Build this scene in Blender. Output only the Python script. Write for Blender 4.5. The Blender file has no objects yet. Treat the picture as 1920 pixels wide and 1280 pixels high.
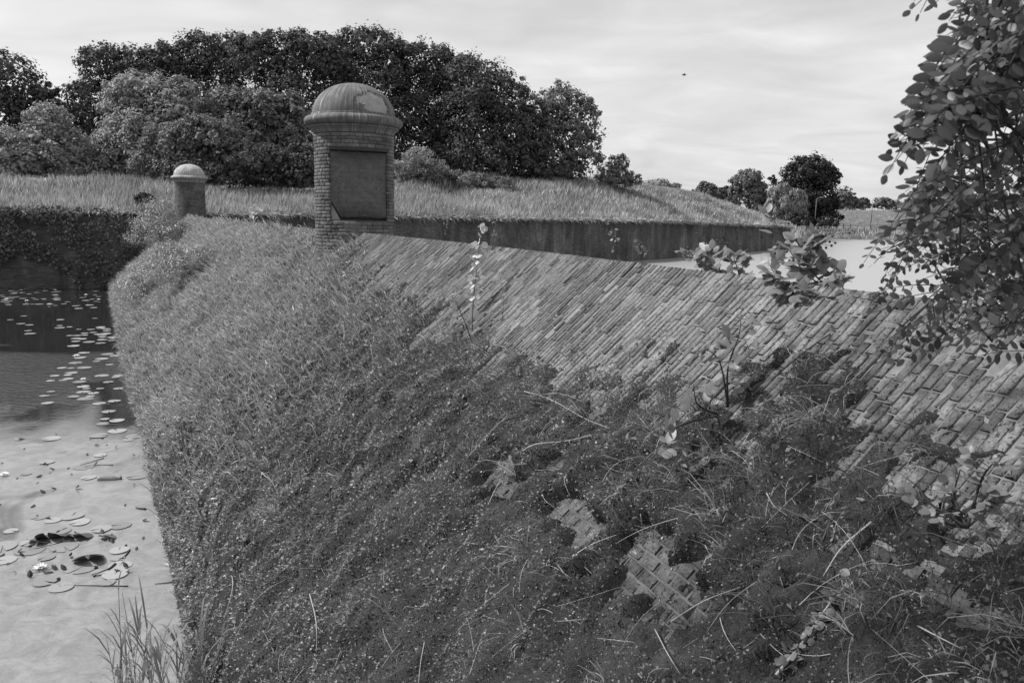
import bpy, math, random
import numpy as np
from mathutils import Matrix, Vector

# ------------------------------------------------------------------ camera, sky, sun, exposure
SC = bpy.context.scene
COL = SC.collection
EYE = np.array([0.0, 0.0, 4.0])
FPX, PITCH, ROLL = 1493.0, math.radians(8.91), math.radians(1.0)
CAMROT = Matrix.Rotation(math.pi/2 - PITCH, 3, 'X') @ Matrix.Rotation(ROLL, 3, 'Z')
cam_d = bpy.data.cameras.new('camera'); cam = bpy.data.objects.new('camera', cam_d); COL.objects.link(cam)
cam.matrix_world = Matrix.Translation(EYE.tolist()) @ CAMROT.to_4x4()
cam_d.sensor_width = 36.0; cam_d.lens = FPX*36.0/1920.0
cam_d.clip_start = 0.05; cam_d.clip_end = 9000
cam_d.dof.use_dof = True; cam_d.dof.focus_distance = 9.0; cam_d.dof.aperture_fstop = 11.0
SC.camera = cam
SC.cycles.max_bounces = 6; SC.cycles.diffuse_bounces = 3; SC.cycles.glossy_bounces = 3; SC.cycles.transmission_bounces = 4; SC.cycles.caustics_reflective = False; SC.cycles.caustics_refractive = False

SUN_AZ, SUN_EL = math.radians(-84), math.radians(50)      # azimuth clockwise from +Y (the view direction)
SUNV = Vector((math.sin(SUN_AZ)*math.cos(SUN_EL), math.cos(SUN_AZ)*math.cos(SUN_EL), math.sin(SUN_EL)))
world = bpy.data.worlds.new('World'); SC.world = world; world.use_nodes = True
def build_world():
    nt = world.node_tree; nt.nodes.clear(); N = nt.nodes.new; L = nt.links.new
    sky = N('ShaderNodeTexSky'); sky.sky_type = 'NISHITA'; sky.sun_disc = False
    sky.sun_elevation = SUN_EL; sky.sun_rotation = SUN_AZ; sky.air_density = 1.0; sky.dust_density = 2.0; sky.ozone_density = 1.0
    bw = N('ShaderNodeRGBToBW'); L(sky.outputs[0], bw.inputs[0])
    tc = N('ShaderNodeTexCoord'); sp = N('ShaderNodeSeparateXYZ'); L(tc.outputs['Generated'], sp.inputs[0])
    # project the direction on a high flat cloud layer so the streaks flatten towards the horizon
    za = N('ShaderNodeMath'); za.operation = 'ADD'; za.inputs[1].default_value = 0.16; L(sp.outputs[2], za.inputs[0])
    zm = N('ShaderNodeMath'); zm.operation = 'MAXIMUM'; zm.inputs[1].default_value = 0.05; L(za.outputs[0], zm.inputs[0])
    dx = N('ShaderNodeMath'); dx.operation = 'DIVIDE'; L(sp.outputs[0], dx.inputs[0]); L(zm.outputs[0], dx.inputs[1])
    dy = N('ShaderNodeMath'); dy.operation = 'DIVIDE'; L(sp.outputs[1], dy.inputs[0]); L(zm.outputs[0], dy.inputs[1])
    cb = N('ShaderNodeCombineXYZ'); L(dx.outputs[0], cb.inputs[0]); L(dy.outputs[0], cb.inputs[1])
    mp = N('ShaderNodeMapping'); mp.inputs['Scale'].default_value = (0.9, 1.3, 1); mp.inputs['Location'].default_value = (3.1, 1.7, 0); L(cb.outputs[0], mp.inputs[0])
    n1 = N('ShaderNodeTexNoise'); n1.inputs['Scale'].default_value = 1.1; n1.inputs['Detail'].default_value = 9; n1.inputs['Roughness'].default_value = 0.58
    n1.inputs['Distortion'].default_value = 0.5; L(mp.outputs[0], n1.inputs[0])
    r1 = N('ShaderNodeValToRGB'); r1.color_ramp.elements[0].position = 0.36; r1.color_ramp.elements[1].position = 0.72; L(n1.outputs[0], r1.inputs[0])
    # cloud radiance in the sky's own units
    n2 = N('ShaderNodeTexNoise'); n2.inputs['Scale'].default_value = 2.3; n2.inputs['Detail'].default_value = 8; n2.inputs['Distortion'].default_value = 0.9; L(mp.outputs[0], n2.inputs[0])
    cr = N('ShaderNodeMapRange'); cr.inputs['From Min'].default_value = 0.3; cr.inputs['From Max'].default_value = 0.7
    cr.inputs['To Min'].default_value = 4.4; cr.inputs['To Max'].default_value = 5.8; L(n2.outputs[0], cr.inputs[0])
    fac = N('ShaderNodeMath'); fac.operation = 'MULTIPLY_ADD'; fac.inputs[1].default_value = 0.4; fac.inputs[2].default_value = 0.45; L(r1.outputs[0], fac.inputs[0])
    mx = N('ShaderNodeMix'); mx.data_type = 'FLOAT'; L(fac.outputs[0], mx.inputs[0]); L(bw.outputs[0], mx.inputs[2]); L(cr.outputs[0], mx.inputs[3])
    bg = N('ShaderNodeBackground'); bg.inputs['Strength'].default_value = 0.138; L(mx.outputs[0], bg.inputs[0])
    out = N('ShaderNodeOutputWorld'); L(bg.outputs[0], out.inputs[0])
build_world()
sd = bpy.data.lights.new('sun', 'SUN'); sd.energy = 4.4; sd.angle = math.radians(0.9); sd.color = (1.0, 1.0, 1.0)
sun = bpy.data.objects.new('sun', sd); COL.objects.link(sun)
sun.rotation_euler = (-SUNV).to_track_quat('-Z', 'Y').to_euler()
SC.view_settings.view_transform = 'Standard'; SC.view_settings.look = 'None'
SC.view_settings.exposure = 0.3; SC.view_settings.gamma = 1.0; SC.view_settings.use_curve_mapping = False

# ------------------------------------------------------------------ helpers
RNG = np.random.default_rng(7)
CR = np.array(CAMROT)
def pray(x, y):
    return CR @ np.array([(x-960)/FPX, -(y-640)/FPX, -1.0])
def aty(x, y, Y):                                  # the point seen at a pixel of the photograph, at depth Y
    d = pray(x, y); return EYE + d*(Y/d[1])
def atz(x, y, z):
    d = pray(x, y); return EYE + d*((z-EYE[2])/d[2])
def proj(P):
    q = (np.asarray(P, float)-EYE) @ CR
    return np.stack([960-FPX*q[..., 0]/q[..., 2], 640+FPX*q[..., 1]/q[..., 2]], -1)

def _hash(ix, iy, iz, seed):
    h = (ix.astype(np.int64)*374761393 + iy.astype(np.int64)*668265263 + iz.astype(np.int64)*2147483647 + seed*1274126177) & 0xffffffff
    h = ((h ^ (h >> 13))*1274126177) & 0xffffffff
    h = ((h ^ (h >> 16))*2246822519) & 0xffffffff
    return ((h ^ (h >> 13)) & 0xffff)/65535.0
def vnoise(x, y, z=None, seed=0):
    x = np.asarray(x, float); y = np.asarray(y, float); z = np.zeros_like(x) if z is None else np.asarray(z, float)
    ix, iy, iz = np.floor(x), np.floor(y), np.floor(z); fx, fy, fz = x-ix, y-iy, z-iz
    fx, fy, fz = (t*t*(3-2*t) for t in (fx, fy, fz)); r = 0
    for a in (0, 1):
        for b in (0, 1):
            for c in (0, 1):
                r = r + _hash(ix+a, iy+b, iz+c, seed)*(fx if a else 1-fx)*(fy if b else 1-fy)*(fz if c else 1-fz)
    return r
def fbm(x, y, z=None, seed=0, oct=4):
    r, a, t = 0, 1, 0
    for o in range(oct):
        k = 2.03**o; r = r + a*vnoise(np.asarray(x)*k, np.asarray(y)*k, None if z is None else np.asarray(z)*k, seed+o*17); t += a; a *= .5
    return r/t

def tag(o, label=None, cat=None, group=None, kind=None):
    if label: o['label'] = label
    if cat: o['category'] = cat
    if group: o['group'] = group
    if kind: o['kind'] = kind
    return o
def link(o, parent=None):
    COL.objects.link(o)
    if parent is not None: o.parent = parent
    return o
def empty(name, loc=(0, 0, 0), rz=0.0):
    o = bpy.data.objects.new(name, None); o.location = tuple(map(float, loc)); o.rotation_euler = (0, 0, rz); o.empty_display_size = .1
    return link(o)
def np_mesh(name, V, F, mat, smooth=False):
    """V (n,3); F a list of index arrays, each (k,3) or (k,4)"""
    if not isinstance(F, (list, tuple)): F = [F]
    F = [np.asarray(f, dtype=np.int32) for f in F if len(f)]
    me = bpy.data.meshes.new(name)
    V = np.asarray(V, dtype=np.float32)
    me.vertices.add(len(V)); me.vertices.foreach_set('co', V.ravel())
    nl = sum(f.size for f in F); npoly = sum(len(f) for f in F)
    me.loops.add(nl); me.loops.foreach_set('vertex_index', np.concatenate([f.ravel() for f in F]))
    tot = np.concatenate([np.full(len(f), f.shape[1], dtype=np.int32) for f in F])
    me.polygons.add(npoly)
    me.polygons.foreach_set('loop_start', np.concatenate([[0], np.cumsum(tot)[:-1]]).astype(np.int32))
    me.polygons.foreach_set('loop_total', tot)
    if smooth: me.polygons.foreach_set('use_smooth', np.ones(npoly, dtype=bool))
    me.update(calc_edges=True); me.validate()
    for m in (mat if isinstance(mat, (list, tuple)) else [mat]):
        if m is not None: me.materials.append(m)
    return me
def obj(name, me, parent=None, loc=None):
    o = bpy.data.objects.new(name, me)
    if loc is not None: o.location = tuple(map(float, loc))
    return link(o, parent)
class Acc:                                          # collects pieces into one mesh
    def __init__(s): s.V = []; s.F = {3: [], 4: []}; s.n = 0
    def add(s, V, F):
        V = np.asarray(V, float).reshape(-1, 3)
        for f in (F if isinstance(F, (list, tuple)) else [F]):
            f = np.asarray(f, dtype=np.int64)
            if len(f): s.F[f.shape[1]].append(f + s.n)
        s.V.append(V); s.n += len(V); return s
    def mesh(s, name, mat, smooth=False):
        return np_mesh(name, np.concatenate(s.V), [np.concatenate(v) for v in s.F.values() if v], mat, smooth)
def unit(a): return a/np.maximum(np.linalg.norm(a, axis=-1, keepdims=True), 1e-9)
def rnd_dir(n, rng=RNG): return unit(rng.normal(size=(n, 3)))

def rhombs(C, U, W, L, B, cup=0.0):
    """leaf-shaped quads: base C, long axis U (unit), side W (unit), length L, breadth B"""
    L = np.broadcast_to(L, len(C))[:, None]; B = np.broadcast_to(B, len(C))[:, None]
    Nn = np.cross(U, W)
    V = np.stack([C, C+U*L*.45+W*B*.5+Nn*L*cup, C+U*L, C+U*L*.5-W*B*.5+Nn*L*cup], 1).reshape(-1, 3)
    return V, np.arange(len(C)*4).reshape(-1, 4)
def blades(C, U, D, L, B, bend=.5, side=None):
    """grass blades: root C, first direction U, bending towards D; two quads and a tip"""
    n = len(C); L = np.broadcast_to(L, n)[:, None]; B = np.broadcast_to(B, n)[:, None]; bend = np.broadcast_to(bend, n)[:, None]
    W = unit(np.cross(U, D)+1e-4) if side is None else side
    m1 = C+U*L*.45+D*L*bend*.15; m2 = C+U*L*.8+D*L*bend*.5; tip = C+U*L*(1-.25*bend)+D*L*bend*1.0
    V = np.stack([C-W*B*.4, C+W*B*.4, m1+W*B*.5, m1-W*B*.5, m2+W*B*.32, m2-W*B*.32, tip], 1).reshape(-1, 3)
    k = np.arange(n)[:, None]*7
    q = np.concatenate([k+np.array([[0, 1, 2, 3]]), k+np.array([[3, 2, 4, 5]])]); t = k+np.array([[5, 4, 6]])
    return V, [q, t]
def tube(P, R, n=6, cap=True):
    P = np.asarray(P, float); R = np.broadcast_to(np.asarray(R, float), len(P))
    T = unit(np.gradient(P, axis=0)); ref = np.array([0, 0, 1.0]) if abs(T[0, 2]) < .9 else np.array([1.0, 0, 0])
    A = unit(np.cross(T, ref)); Bv = np.cross(T, A); a = np.linspace(0, 2*np.pi, n, endpoint=False)
    V = P[:, None, :] + R[:, None, None]*(A[:, None, :]*np.cos(a)[None, :, None] + Bv[:, None, :]*np.sin(a)[None, :, None])
    i = np.arange(len(P)-1)[:, None]*n; j = np.arange(n)[None, :]; k = (j+1) % n
    F = np.stack([i+j, i+k, i+n+k, i+n+j], -1).reshape(-1, 4); V = V.reshape(-1, 3)
    Fs = [F]
    if cap:
        V = np.concatenate([V, P[:1], P[-1:]]); c0 = len(V)-2; jj = np.arange(n); kk = (jj+1) % n; e = (len(P)-1)*n
        Fs.append(np.concatenate([np.stack([np.full(n, c0), kk, jj], -1), np.stack([np.full(n, c0+1), e+jj, e+kk], -1)]))
    return V, Fs
def spline(P, n=12):
    P = np.asarray(P, float); t = np.linspace(0, len(P)-1, n); Q = np.concatenate([2*P[:1]-P[1:2], P, 2*P[-1:]-P[-2:-1]])
    i = np.minimum(t.astype(int), len(P)-2); u = (t-i)[:, None]
    a, b, c, d = Q[i], Q[i+1], Q[i+2], Q[i+3]
    return .5*(2*b+(c-a)*u+(2*a-5*b+4*c-d)*u*u+(3*b-a-3*c+d)*u**3)
def lathe(prof, n=64):
    prof = np.asarray(prof, float); a = np.linspace(0, 2*np.pi, n, endpoint=False)
    V = np.stack([prof[:, 0:1]*np.cos(a), prof[:, 0:1]*np.sin(a), np.repeat(prof[:, 1:2], n, 1)], -1).reshape(-1, 3)
    i = np.arange(len(prof)-1)[:, None]*n; j = np.arange(n)[None, :]; k = (j+1) % n
    return V, np.stack([i+j, i+k, i+n+k, i+n+j], -1).reshape(-1, 4)
def box(x0, x1, y0, y1, z0, z1):
    V = np.array([[x, y, z] for z in (z0, z1) for y in (y0, y1) for x in (x0, x1)], float)
    return V, np.array([[0, 2, 3, 1], [4, 5, 7, 6], [0, 1, 5, 4], [2, 6, 7, 3], [0, 4, 6, 2], [1, 3, 7, 5]])
def grid_faces(a, b):
    i = np.arange(a-1)[:, None]*b; j = np.arange(b-1)[None, :]
    return np.stack([i+j, i+j+1, i+b+j+1, i+b+j], -1).reshape(-1, 4)

# ------------------------------------------------------------------ materials (a black-and-white photograph: every colour is a grey)
def g(v): return (v, v, v, 1.0)
class Mat:
    def __init__(s, name):
        s.m = bpy.data.materials.new(name); s.m.use_nodes = True; s.nt = s.m.node_tree; s.nt.nodes.clear()
        s.out = s.N('ShaderNodeOutputMaterial')
    def N(s, t, **kw):
        n = s.nt.nodes.new(t)
        for k, v in kw.items(): setattr(n, k, v)
        return n
    def L(s, a, b): s.nt.links.new(a, b)
    def coord(s, kind='Object'): return s.N('ShaderNodeTexCoord').outputs[kind]
    def noise(s, scale, detail=5, rough=.55, vec=None, dist=0.0, stretch=None):
        n = s.N('ShaderNodeTexNoise'); n.inputs['Scale'].default_value = scale; n.inputs['Detail'].default_value = detail
        n.inputs['Roughness'].default_value = rough; n.inputs['Distortion'].default_value = dist
        v = vec if vec is not None else s.coord()
        if stretch:
            mp = s.N('ShaderNodeMapping'); mp.inputs['Scale'].default_value = stretch; s.L(v, mp.inputs[0]); v = mp.outputs[0]
        s.L(v, n.inputs['Vector']); return n.outputs[0]
    def ramp(s, src, stops):
        r = s.N('ShaderNodeValToRGB'); e = r.color_ramp.elements
        while len(e) < len(stops): e.new(.5)
        for el, (p, v) in zip(e, stops): el.position = p; el.color = g(v)
        s.L(src, r.inputs[0]); return r.outputs[0]
    def math(s, op, a, b=None):
        n = s.N('ShaderNodeMath', operation=op)
        for i, v in enumerate((a, b)):
            if v is None: continue
            if isinstance(v, (int, float)): n.inputs[i].default_value = v
            else: s.L(v, n.inputs[i])
        return n.outputs[0]
    def mix(s, f, a, b):
        n = s.N('ShaderNodeMix', data_type='FLOAT')
        for i, v in ((0, f), (2, a), (3, b)):
            if isinstance(v, (int, float)): n.inputs[i].default_value = v
            else: s.L(v, n.inputs[i])
        return n.outputs[0]
    def bump(s, h, strength=.5, dist=.01, nrm=None):
        b = s.N('ShaderNodeBump'); b.inputs['Strength'].default_value = strength; b.inputs['Distance'].default_value = dist
        s.L(h, b.inputs['Height'])
        if nrm is not None: s.L(nrm, b.inputs['Normal'])
        return b.outputs[0]
    def island(s): return s.N('ShaderNodeNewGeometry').outputs['Random Per Island']
    def objrand(s): return s.N('ShaderNodeObjectInfo').outputs['Random']
    def principled(s, col, rough=.9, spec=.3, nrm=None, **kw):
        b = s.N('ShaderNodeBsdfPrincipled')
        if isinstance(col, (int, float)): b.inputs['Base Color'].default_value = g(col)
        else: s.L(col, b.inputs['Base Color'])
        if isinstance(rough, (int, float)): b.inputs['Roughness'].default_value = rough
        else: s.L(rough, b.inputs['Roughness'])
        b.inputs['Specular IOR Level'].default_value = spec
        if nrm is not None: s.L(nrm, b.inputs['Normal'])
        for k, v in kw.items():
            b.inputs[k].default_value = v
        s.L(b.outputs[0], s.out.inputs[0]); return b
def leaf_mat(name, lo, hi, trans=.35, gloss=.08, rough=.5, clump=0.0, cscale=.5):
    m = Mat(name); c = m.mix(m.island(), lo, hi)
    if clump:
        k = m.ramp(m.noise(cscale, 3), [(.3, 1-clump), (.7, 1+clump)]); c = m.math('MULTIPLY', c, k)
    d = m.N('ShaderNodeBsdfDiffuse'); t = m.N('ShaderNodeBsdfTranslucent'); gl = m.N('ShaderNodeBsdfGlossy'); gl.inputs['Roughness'].default_value = rough
    m.L(c, d.inputs[0]); m.L(c, t.inputs[0]); gl.inputs[0].default_value = g(.8)
    a = m.N('ShaderNodeMixShader'); a.inputs[0].default_value = trans; m.L(d.outputs[0], a.inputs[1]); m.L(t.outputs[0], a.inputs[2])
    b = m.N('ShaderNodeMixShader'); b.inputs[0].default_value = gloss; m.L(a.outputs[0], b.inputs[1]); m.L(gl.outputs[0], b.inputs[2])
    m.L(b.outputs[0], m.out.inputs[0]); return m.m

def brick_mat(name, lo, hi, obj_random=False):
    m = Mat(name); r = m.objrand() if obj_random else m.island()
    co = m.N('ShaderNodeNewGeometry').outputs['Position']
    n = m.noise(38, 4, .7, co); n2 = m.noise(1.3, 2, .6, co)
    c = m.mix(r, lo, hi); c = m.math('MULTIPLY', c, m.ramp(n, [(.3, .55), (.5, 1.0), (.72, 1.3)]))
    c = m.math('MULTIPLY', c, m.ramp(n2, [(.32, .66), (.6, 1.12)]))
    pit = m.ramp(m.noise(75, 1, .5, co), [(.3, .25), (.4, 1)]); c = m.math('MULTIPLY', c, pit)
    lich = m.ramp(m.noise(16, 3, .6, co), [(.66, 0), (.74, 1)]); c = m.mix(m.math('MULTIPLY', lich, .5), c, .4)
    h = m.noise(110, 2, .7, co); h2 = m.noise(30, 2, .6, co)
    nr = m.bump(h, .9, .006, m.bump(h2, 1.0, .012))
    m.principled(c, .92, .25, nr); return m.m
M = {}
M['brick'] = brick_mat('brick_clay', .085, .2)
M['brick_single'] = brick_mat('brick_clay_single', .085, .2, True)
M['damp_brick'] = brick_mat('mossy_brick', .06, .12)
M['damp_brick_single'] = brick_mat('mossy_brick_single', .06, .12, True)
M['turret_brick'] = brick_mat('turret_brick_clay', .09, .17)
M['turret_brick_single'] = brick_mat('turret_brick_clay_single', .09, .17, True)
def mk_mortar(name, lo, hi):
    m = Mat(name); n = m.noise(14, 6, .65); h = m.noise(90, 5, .7)
    m.principled(m.ramp(n, [(.3, lo), (.7, hi)]), .95, .2, m.bump(h, .8, .006)); return m.m
M['mortar'] = mk_mortar('lime_mortar', .06, .13)
M['joint'] = mk_mortar('washed_out_joint', .1, .24)
M['turret_mortar'] = mk_mortar('turret_mortar', .05, .1)
M['patch_mortar'] = mk_mortar('patch_mortar', .22, .3)
def mk_stone(name, lo, hi, streak=True):
    m = Mat(name); co = m.coord(); sp = m.N('ShaderNodeSeparateXYZ'); m.L(co, sp.inputs[0])
    ang = m.math('ARCTAN2', sp.outputs[1], sp.outputs[0])
    cb = m.N('ShaderNodeCombineXYZ'); m.L(m.math('MULTIPLY', ang, 9.0), cb.inputs[0]); m.L(m.math('MULTIPLY', sp.outputs[2], .5), cb.inputs[1])
    s1 = m.noise(3.2, 6, .65, cb.outputs[0])
    base = m.ramp(m.noise(6, 6, .6), [(.3, lo), (.7, hi)])
    c = m.math('MULTIPLY', base, m.ramp(s1, [(.3, .4), (.5, 1.0), (.6, 1.5), (.67, 3.6)]) if streak else 1.0)
    c = m.math('MULTIPLY', c, m.ramp(m.noise(60, 5, .7), [(.3, .8), (.7, 1.2)]))
    m.principled(c, .85, .3, m.bump(m.noise(70, 5, .65), .5, .006)); return m.m
M['dome'] = mk_stone('dome_stone', .08, .15)
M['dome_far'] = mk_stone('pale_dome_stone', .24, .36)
M['cornice'] = mk_stone('cornice_stone', .08, .14)
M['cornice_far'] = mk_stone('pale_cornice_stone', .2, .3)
M['dome_under'] = mk_stone('bare_dome_stone', .24, .36, False)
def mk_slab():
    m = Mat('inscribed_stone'); co = m.coord()
    v = m.N('ShaderNodeTexVoronoi'); v.inputs['Scale'].default_value = 30; m.L(co, v.inputs['Vector'])
    speck = m.math('MULTIPLY', m.ramp(v.outputs['Distance'], [(.12, 1), (.24, 0)]), m.ramp(m.noise(4, 4), [(.42, 0), (.62, 1)]))
    c = m.ramp(m.noise(9, 6, .6), [(.3, .08), (.7, .14)]); c = m.mix(m.math('MULTIPLY', speck, .9), c, .36)
    sc = m.ramp(m.noise(24, 5, .6), [(.6, 0), (.68, 1)]); c = m.mix(m.math('MULTIPLY', sc, .6), c, .18)
    # worn, unreadable lettering: rows of cut strokes
    sp = m.N('ShaderNodeSeparateXYZ'); m.L(co, sp.inputs[0])
    row = m.ramp(m.math('ABSOLUTE', m.math('SINE', m.math('MULTIPLY', sp.outputs[2], 34.0))), [(.45, 0), (.6, 1)])
    st = m.ramp(m.noise(1.0, 2, .4, co, 0, (70, 70, 16)), [(.5, 0), (.56, 1)])
    h = m.math('ADD', m.math('MULTIPLY', m.math('MULTIPLY', row, st), -.8), m.noise(60, 5, .65))
    m.principled(c, .8, .35, m.bump(h, .9, .012)); return m.m
M['slab'] = mk_slab()
def mk_wall():
    m = Mat('rampart_brick'); co = m.N('ShaderNodeNewGeometry').outputs['Position']
    sp = m.N('ShaderNodeSeparateXYZ'); m.L(co, sp.inputs[0])
    u = m.math('ADD', m.math('MULTIPLY', sp.outputs[0], .66), m.math('MULTIPLY', sp.outputs[1], .75))
    cb = m.N('ShaderNodeCombineXYZ'); m.L(u, cb.inputs[0]); m.L(sp.outputs[2], cb.inputs[1])
    br = m.N('ShaderNodeTexBrick'); br.inputs['Scale'].default_value = 1.0; br.inputs['Brick Width'].default_value = .22; br.inputs['Row Height'].default_value = .065
    br.inputs['Mortar Size'].default_value = .006; br.inputs['Color1'].default_value = g(.06); br.inputs['Color2'].default_value = g(.11); br.inputs['Mortar'].default_value = g(.05)
    m.L(cb.outputs[0], br.inputs['Vector'])
    st = m.noise(1.0, 6, .65, cb.outputs[0], 1.0, (.7, .16, 1)); bl = m.noise(.35, 5, .6, cb.outputs[0])
    c = m.math('MULTIPLY', br.outputs['Color'], m.ramp(st, [(.3, .65), (.5, 1.0), (.65, 1.6), (.78, 2.4)]))
    c = m.math('MULTIPLY', c, m.ramp(bl, [(.3, .65), (.65, 1.35)]))
    lime = m.math('MULTIPLY', m.ramp(m.noise(1.0, 5, .7, cb.outputs[0], 0, (1.6, .35, 1)), [(.7, 0), (.76, 1)]), .4); c = m.mix(lime, c, .42)
    m.principled(c, .95, .15, m.bump(br.outputs['Fac'], .4, -.01)); return m.m
M['rampart'] = mk_wall()
M['coping'] = mk_mortar('coping_stone', .09, .16)
def mk_ground(name, lo, hi, sc, fine=30):
    m = Mat(name); n = m.noise(sc, 6, .62); f = m.noise(fine, 5, .7)
    c = m.math('MULTIPLY', m.ramp(n, [(.3, lo), (.7, hi)]), m.ramp(f, [(.3, .65), (.7, 1.3)]))
    m.principled(c, 1.0, .05, m.bump(f, .9, .03)); return m.m
M['moss'] = mk_ground('moss_base', .028, .08, 3.0, 75)
M['turf'] = mk_ground('turf', .1, .2, .25, 9)
M['soil'] = mk_ground('moat_bed', .03, .05, .3, 8)
M['moss_leaf'] = leaf_mat('moss_leaf', .08, .36, .25, .04, .5, .5, 3.5)
M['dark_grass'] = leaf_mat('green_blade', .07, .2, .3, .06)
M['pale_grass'] = leaf_mat('dry_blade', .24, .5, .35, .06)
M['mid_grass'] = leaf_mat('meadow_blade', .09, .62, .35, .05, .5, .5, 1.0)
M['berm_grass'] = leaf_mat('rampart_blade', .15, .52, .35, .05, .5, .3, .15)
M['weed_leaf'] = leaf_mat('weed_leaf', .08, .36, .35, .05, .5, .4, 2.0)
M['straw'] = leaf_mat('straw', .4, .65, .15, .05)
M['oak_leaf'] = leaf_mat('dark_tree_leaf', .045, .14, .25, .02, .6)
M['mid_leaf'] = leaf_mat('mid_tree_leaf', .1, .24, .3, .03, .6)
M['light_leaf'] = leaf_mat('light_tree_leaf', .2, .42, .3, .03, .6)
M['willow_leaf'] = leaf_mat('willow_leaf', .16, .3, .3, .06, .5)
M['beech_leaf'] = leaf_mat('copper_beech_leaf', .012, .03, .1, .04, .5)
M['shrub_leaf'] = leaf_mat('pale_shrub_leaf', .2, .42, .35, .08, .45)
M['locust_leaf'] = leaf_mat('locust_leaflet', .035, .14, .4, .03, .4)
M['bramble_leaf'] = leaf_mat('bramble_leaflet', .12, .26, .38, .04, .45)
M['poplar_leaf'] = leaf_mat('poplar_leaf', .35, .6, .3, .1, .4)
M['reed_leaf'] = leaf_mat('reed_leaf', .12, .28, .3, .02, .6)
M['creeper_leaf'] = leaf_mat('creeper_leaf', .06, .26, .25, .05)
def plain(name, v, rough=.8, spec=.3, **kw):
    m = Mat(name); n = m.noise(20, 4); c = m.ramp(n, [(.3, v*.8), (.7, v*1.2)]); m.principled(c, rough, spec, None, **kw); return m.m
M['bark'] = plain('bark', .045); M['twig'] = plain('dark_twig', .035, .7); M['dead_twig'] = plain('dead_twig', .3, .8)
M['berry'] = plain('berry', .02, .35, .5); M['metal'] = plain('lamp_metal', .12, .5, .5); M['lamp_head'] = plain('lamp_head', .3, .4, .5)
M['wood'] = plain('weathered_wood', .2); M['white'] = plain('white_paint', .75, .6); M['petal'] = plain('lily_petal', .8, .5)
M['bird'] = plain('dark_feather', .02, .8); M['bottle'] = plain('bottle_plastic', .3, .2, .6, **{'Transmission Weight': .35}); M['cap'] = plain('bottle_cap', .1, .4)
M['pin'] = plain('iron_pin', .05, .6)
def mk_pad(name, lo, hi):
    m = Mat(name); c = m.mix(m.objrand(), lo, hi); c = m.math('MULTIPLY', c, m.ramp(m.noise(14, 5), [(.3, .75), (.7, 1.2)])); m.principled(c, .4, .5); return m.m
M['pad'] = mk_pad('lily_pad', .19, .33); M['pad_under'] = mk_pad('lily_pad_underside', .04, .08)
def mk_water():
    m = Mat('moat_water'); co = m.N('ShaderNodeNewGeometry').outputs['Position']
    sp = m.N('ShaderNodeSeparateXYZ'); m.L(co, sp.inputs[0])
    # pale scum on the near corner, reflected sky painted into its colour; open water beyond
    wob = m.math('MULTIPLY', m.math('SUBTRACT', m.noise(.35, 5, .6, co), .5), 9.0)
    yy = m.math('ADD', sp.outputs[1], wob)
    sheen = m.ramp(m.math('DIVIDE', yy, 40.0), [(.325, 1), (.375, 0)])
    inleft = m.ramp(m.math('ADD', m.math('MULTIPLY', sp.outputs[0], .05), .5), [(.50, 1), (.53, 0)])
    sheen = m.math('MULTIPLY', sheen, inleft)
    holes = m.ramp(m.noise(.55, 4, .6, co, .6), [(.34, .25), (.42, 1)]); sheen = m.math('MULTIPLY', sheen, holes)
    scum_sheen = m.ramp(m.noise(3.0, 7, .72, co, .8), [(.4, .18), (.6, .25)])
    dark = m.mix(m.ramp(m.math('ADD', m.math('MULTIPLY', sp.outputs[0], .02), .5), [(.46, 0), (.54, 1)]), .018, .3)  # open water paler on the right: sky reflection put into the base colour
    col = m.mix(sheen, dark, scum_sheen)
    rip = m.noise(1.0, 3, .5, co, .4, (5.0, 9.0, 1)); rip2 = m.noise(1.0, 4, .6, co, .3, (16, 30, 1))
    band = m.math('MULTIPLY', m.ramp(m.math('DIVIDE', yy, 40.0), [(.335, 0), (.37, 1), (.5, 1), (.56, 0)]), m.ramp(m.math('ADD', m.math('MULTIPLY', m.math('ADD', sp.outputs[0], wob), .05), 1.0), [(.44, 1), (.54, 0)]))
    nearr = m.ramp(m.math('DIVIDE', sp.outputs[1], 40.0), [(.2, 1), (.25, 0)])
    calm = m.math('ADD', m.math('MAXIMUM', m.math('MULTIPLY', band, 3.5), m.math('MULTIPLY', nearr, 1.6)), .12)
    right = m.ramp(m.math('ADD', m.math('MULTIPLY', sp.outputs[0], .02), .5), [(.46, 0), (.54, 1)])
    b1 = m.N('ShaderNodeBump'); b1.inputs['Distance'].default_value = .07; m.L(m.math('MULTIPLY', calm, .16), b1.inputs['Strength']); m.L(rip, b1.inputs['Height'])
    b2 = m.N('ShaderNodeBump'); b2.inputs['Distance'].default_value = .008; m.L(m.math('MULTIPLY', calm, .25), b2.inputs['Strength']); m.L(rip2, b2.inputs['Height']); m.L(b1.outputs[0], b2.inputs['Normal'])
    b = m.principled(col, m.mix(sheen, m.mix(right, .03, .3), .22), .5, b2.outputs[0]); b.inputs['IOR'].default_value = 1.45
    return m.m
M['water'] = mk_water()

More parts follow.
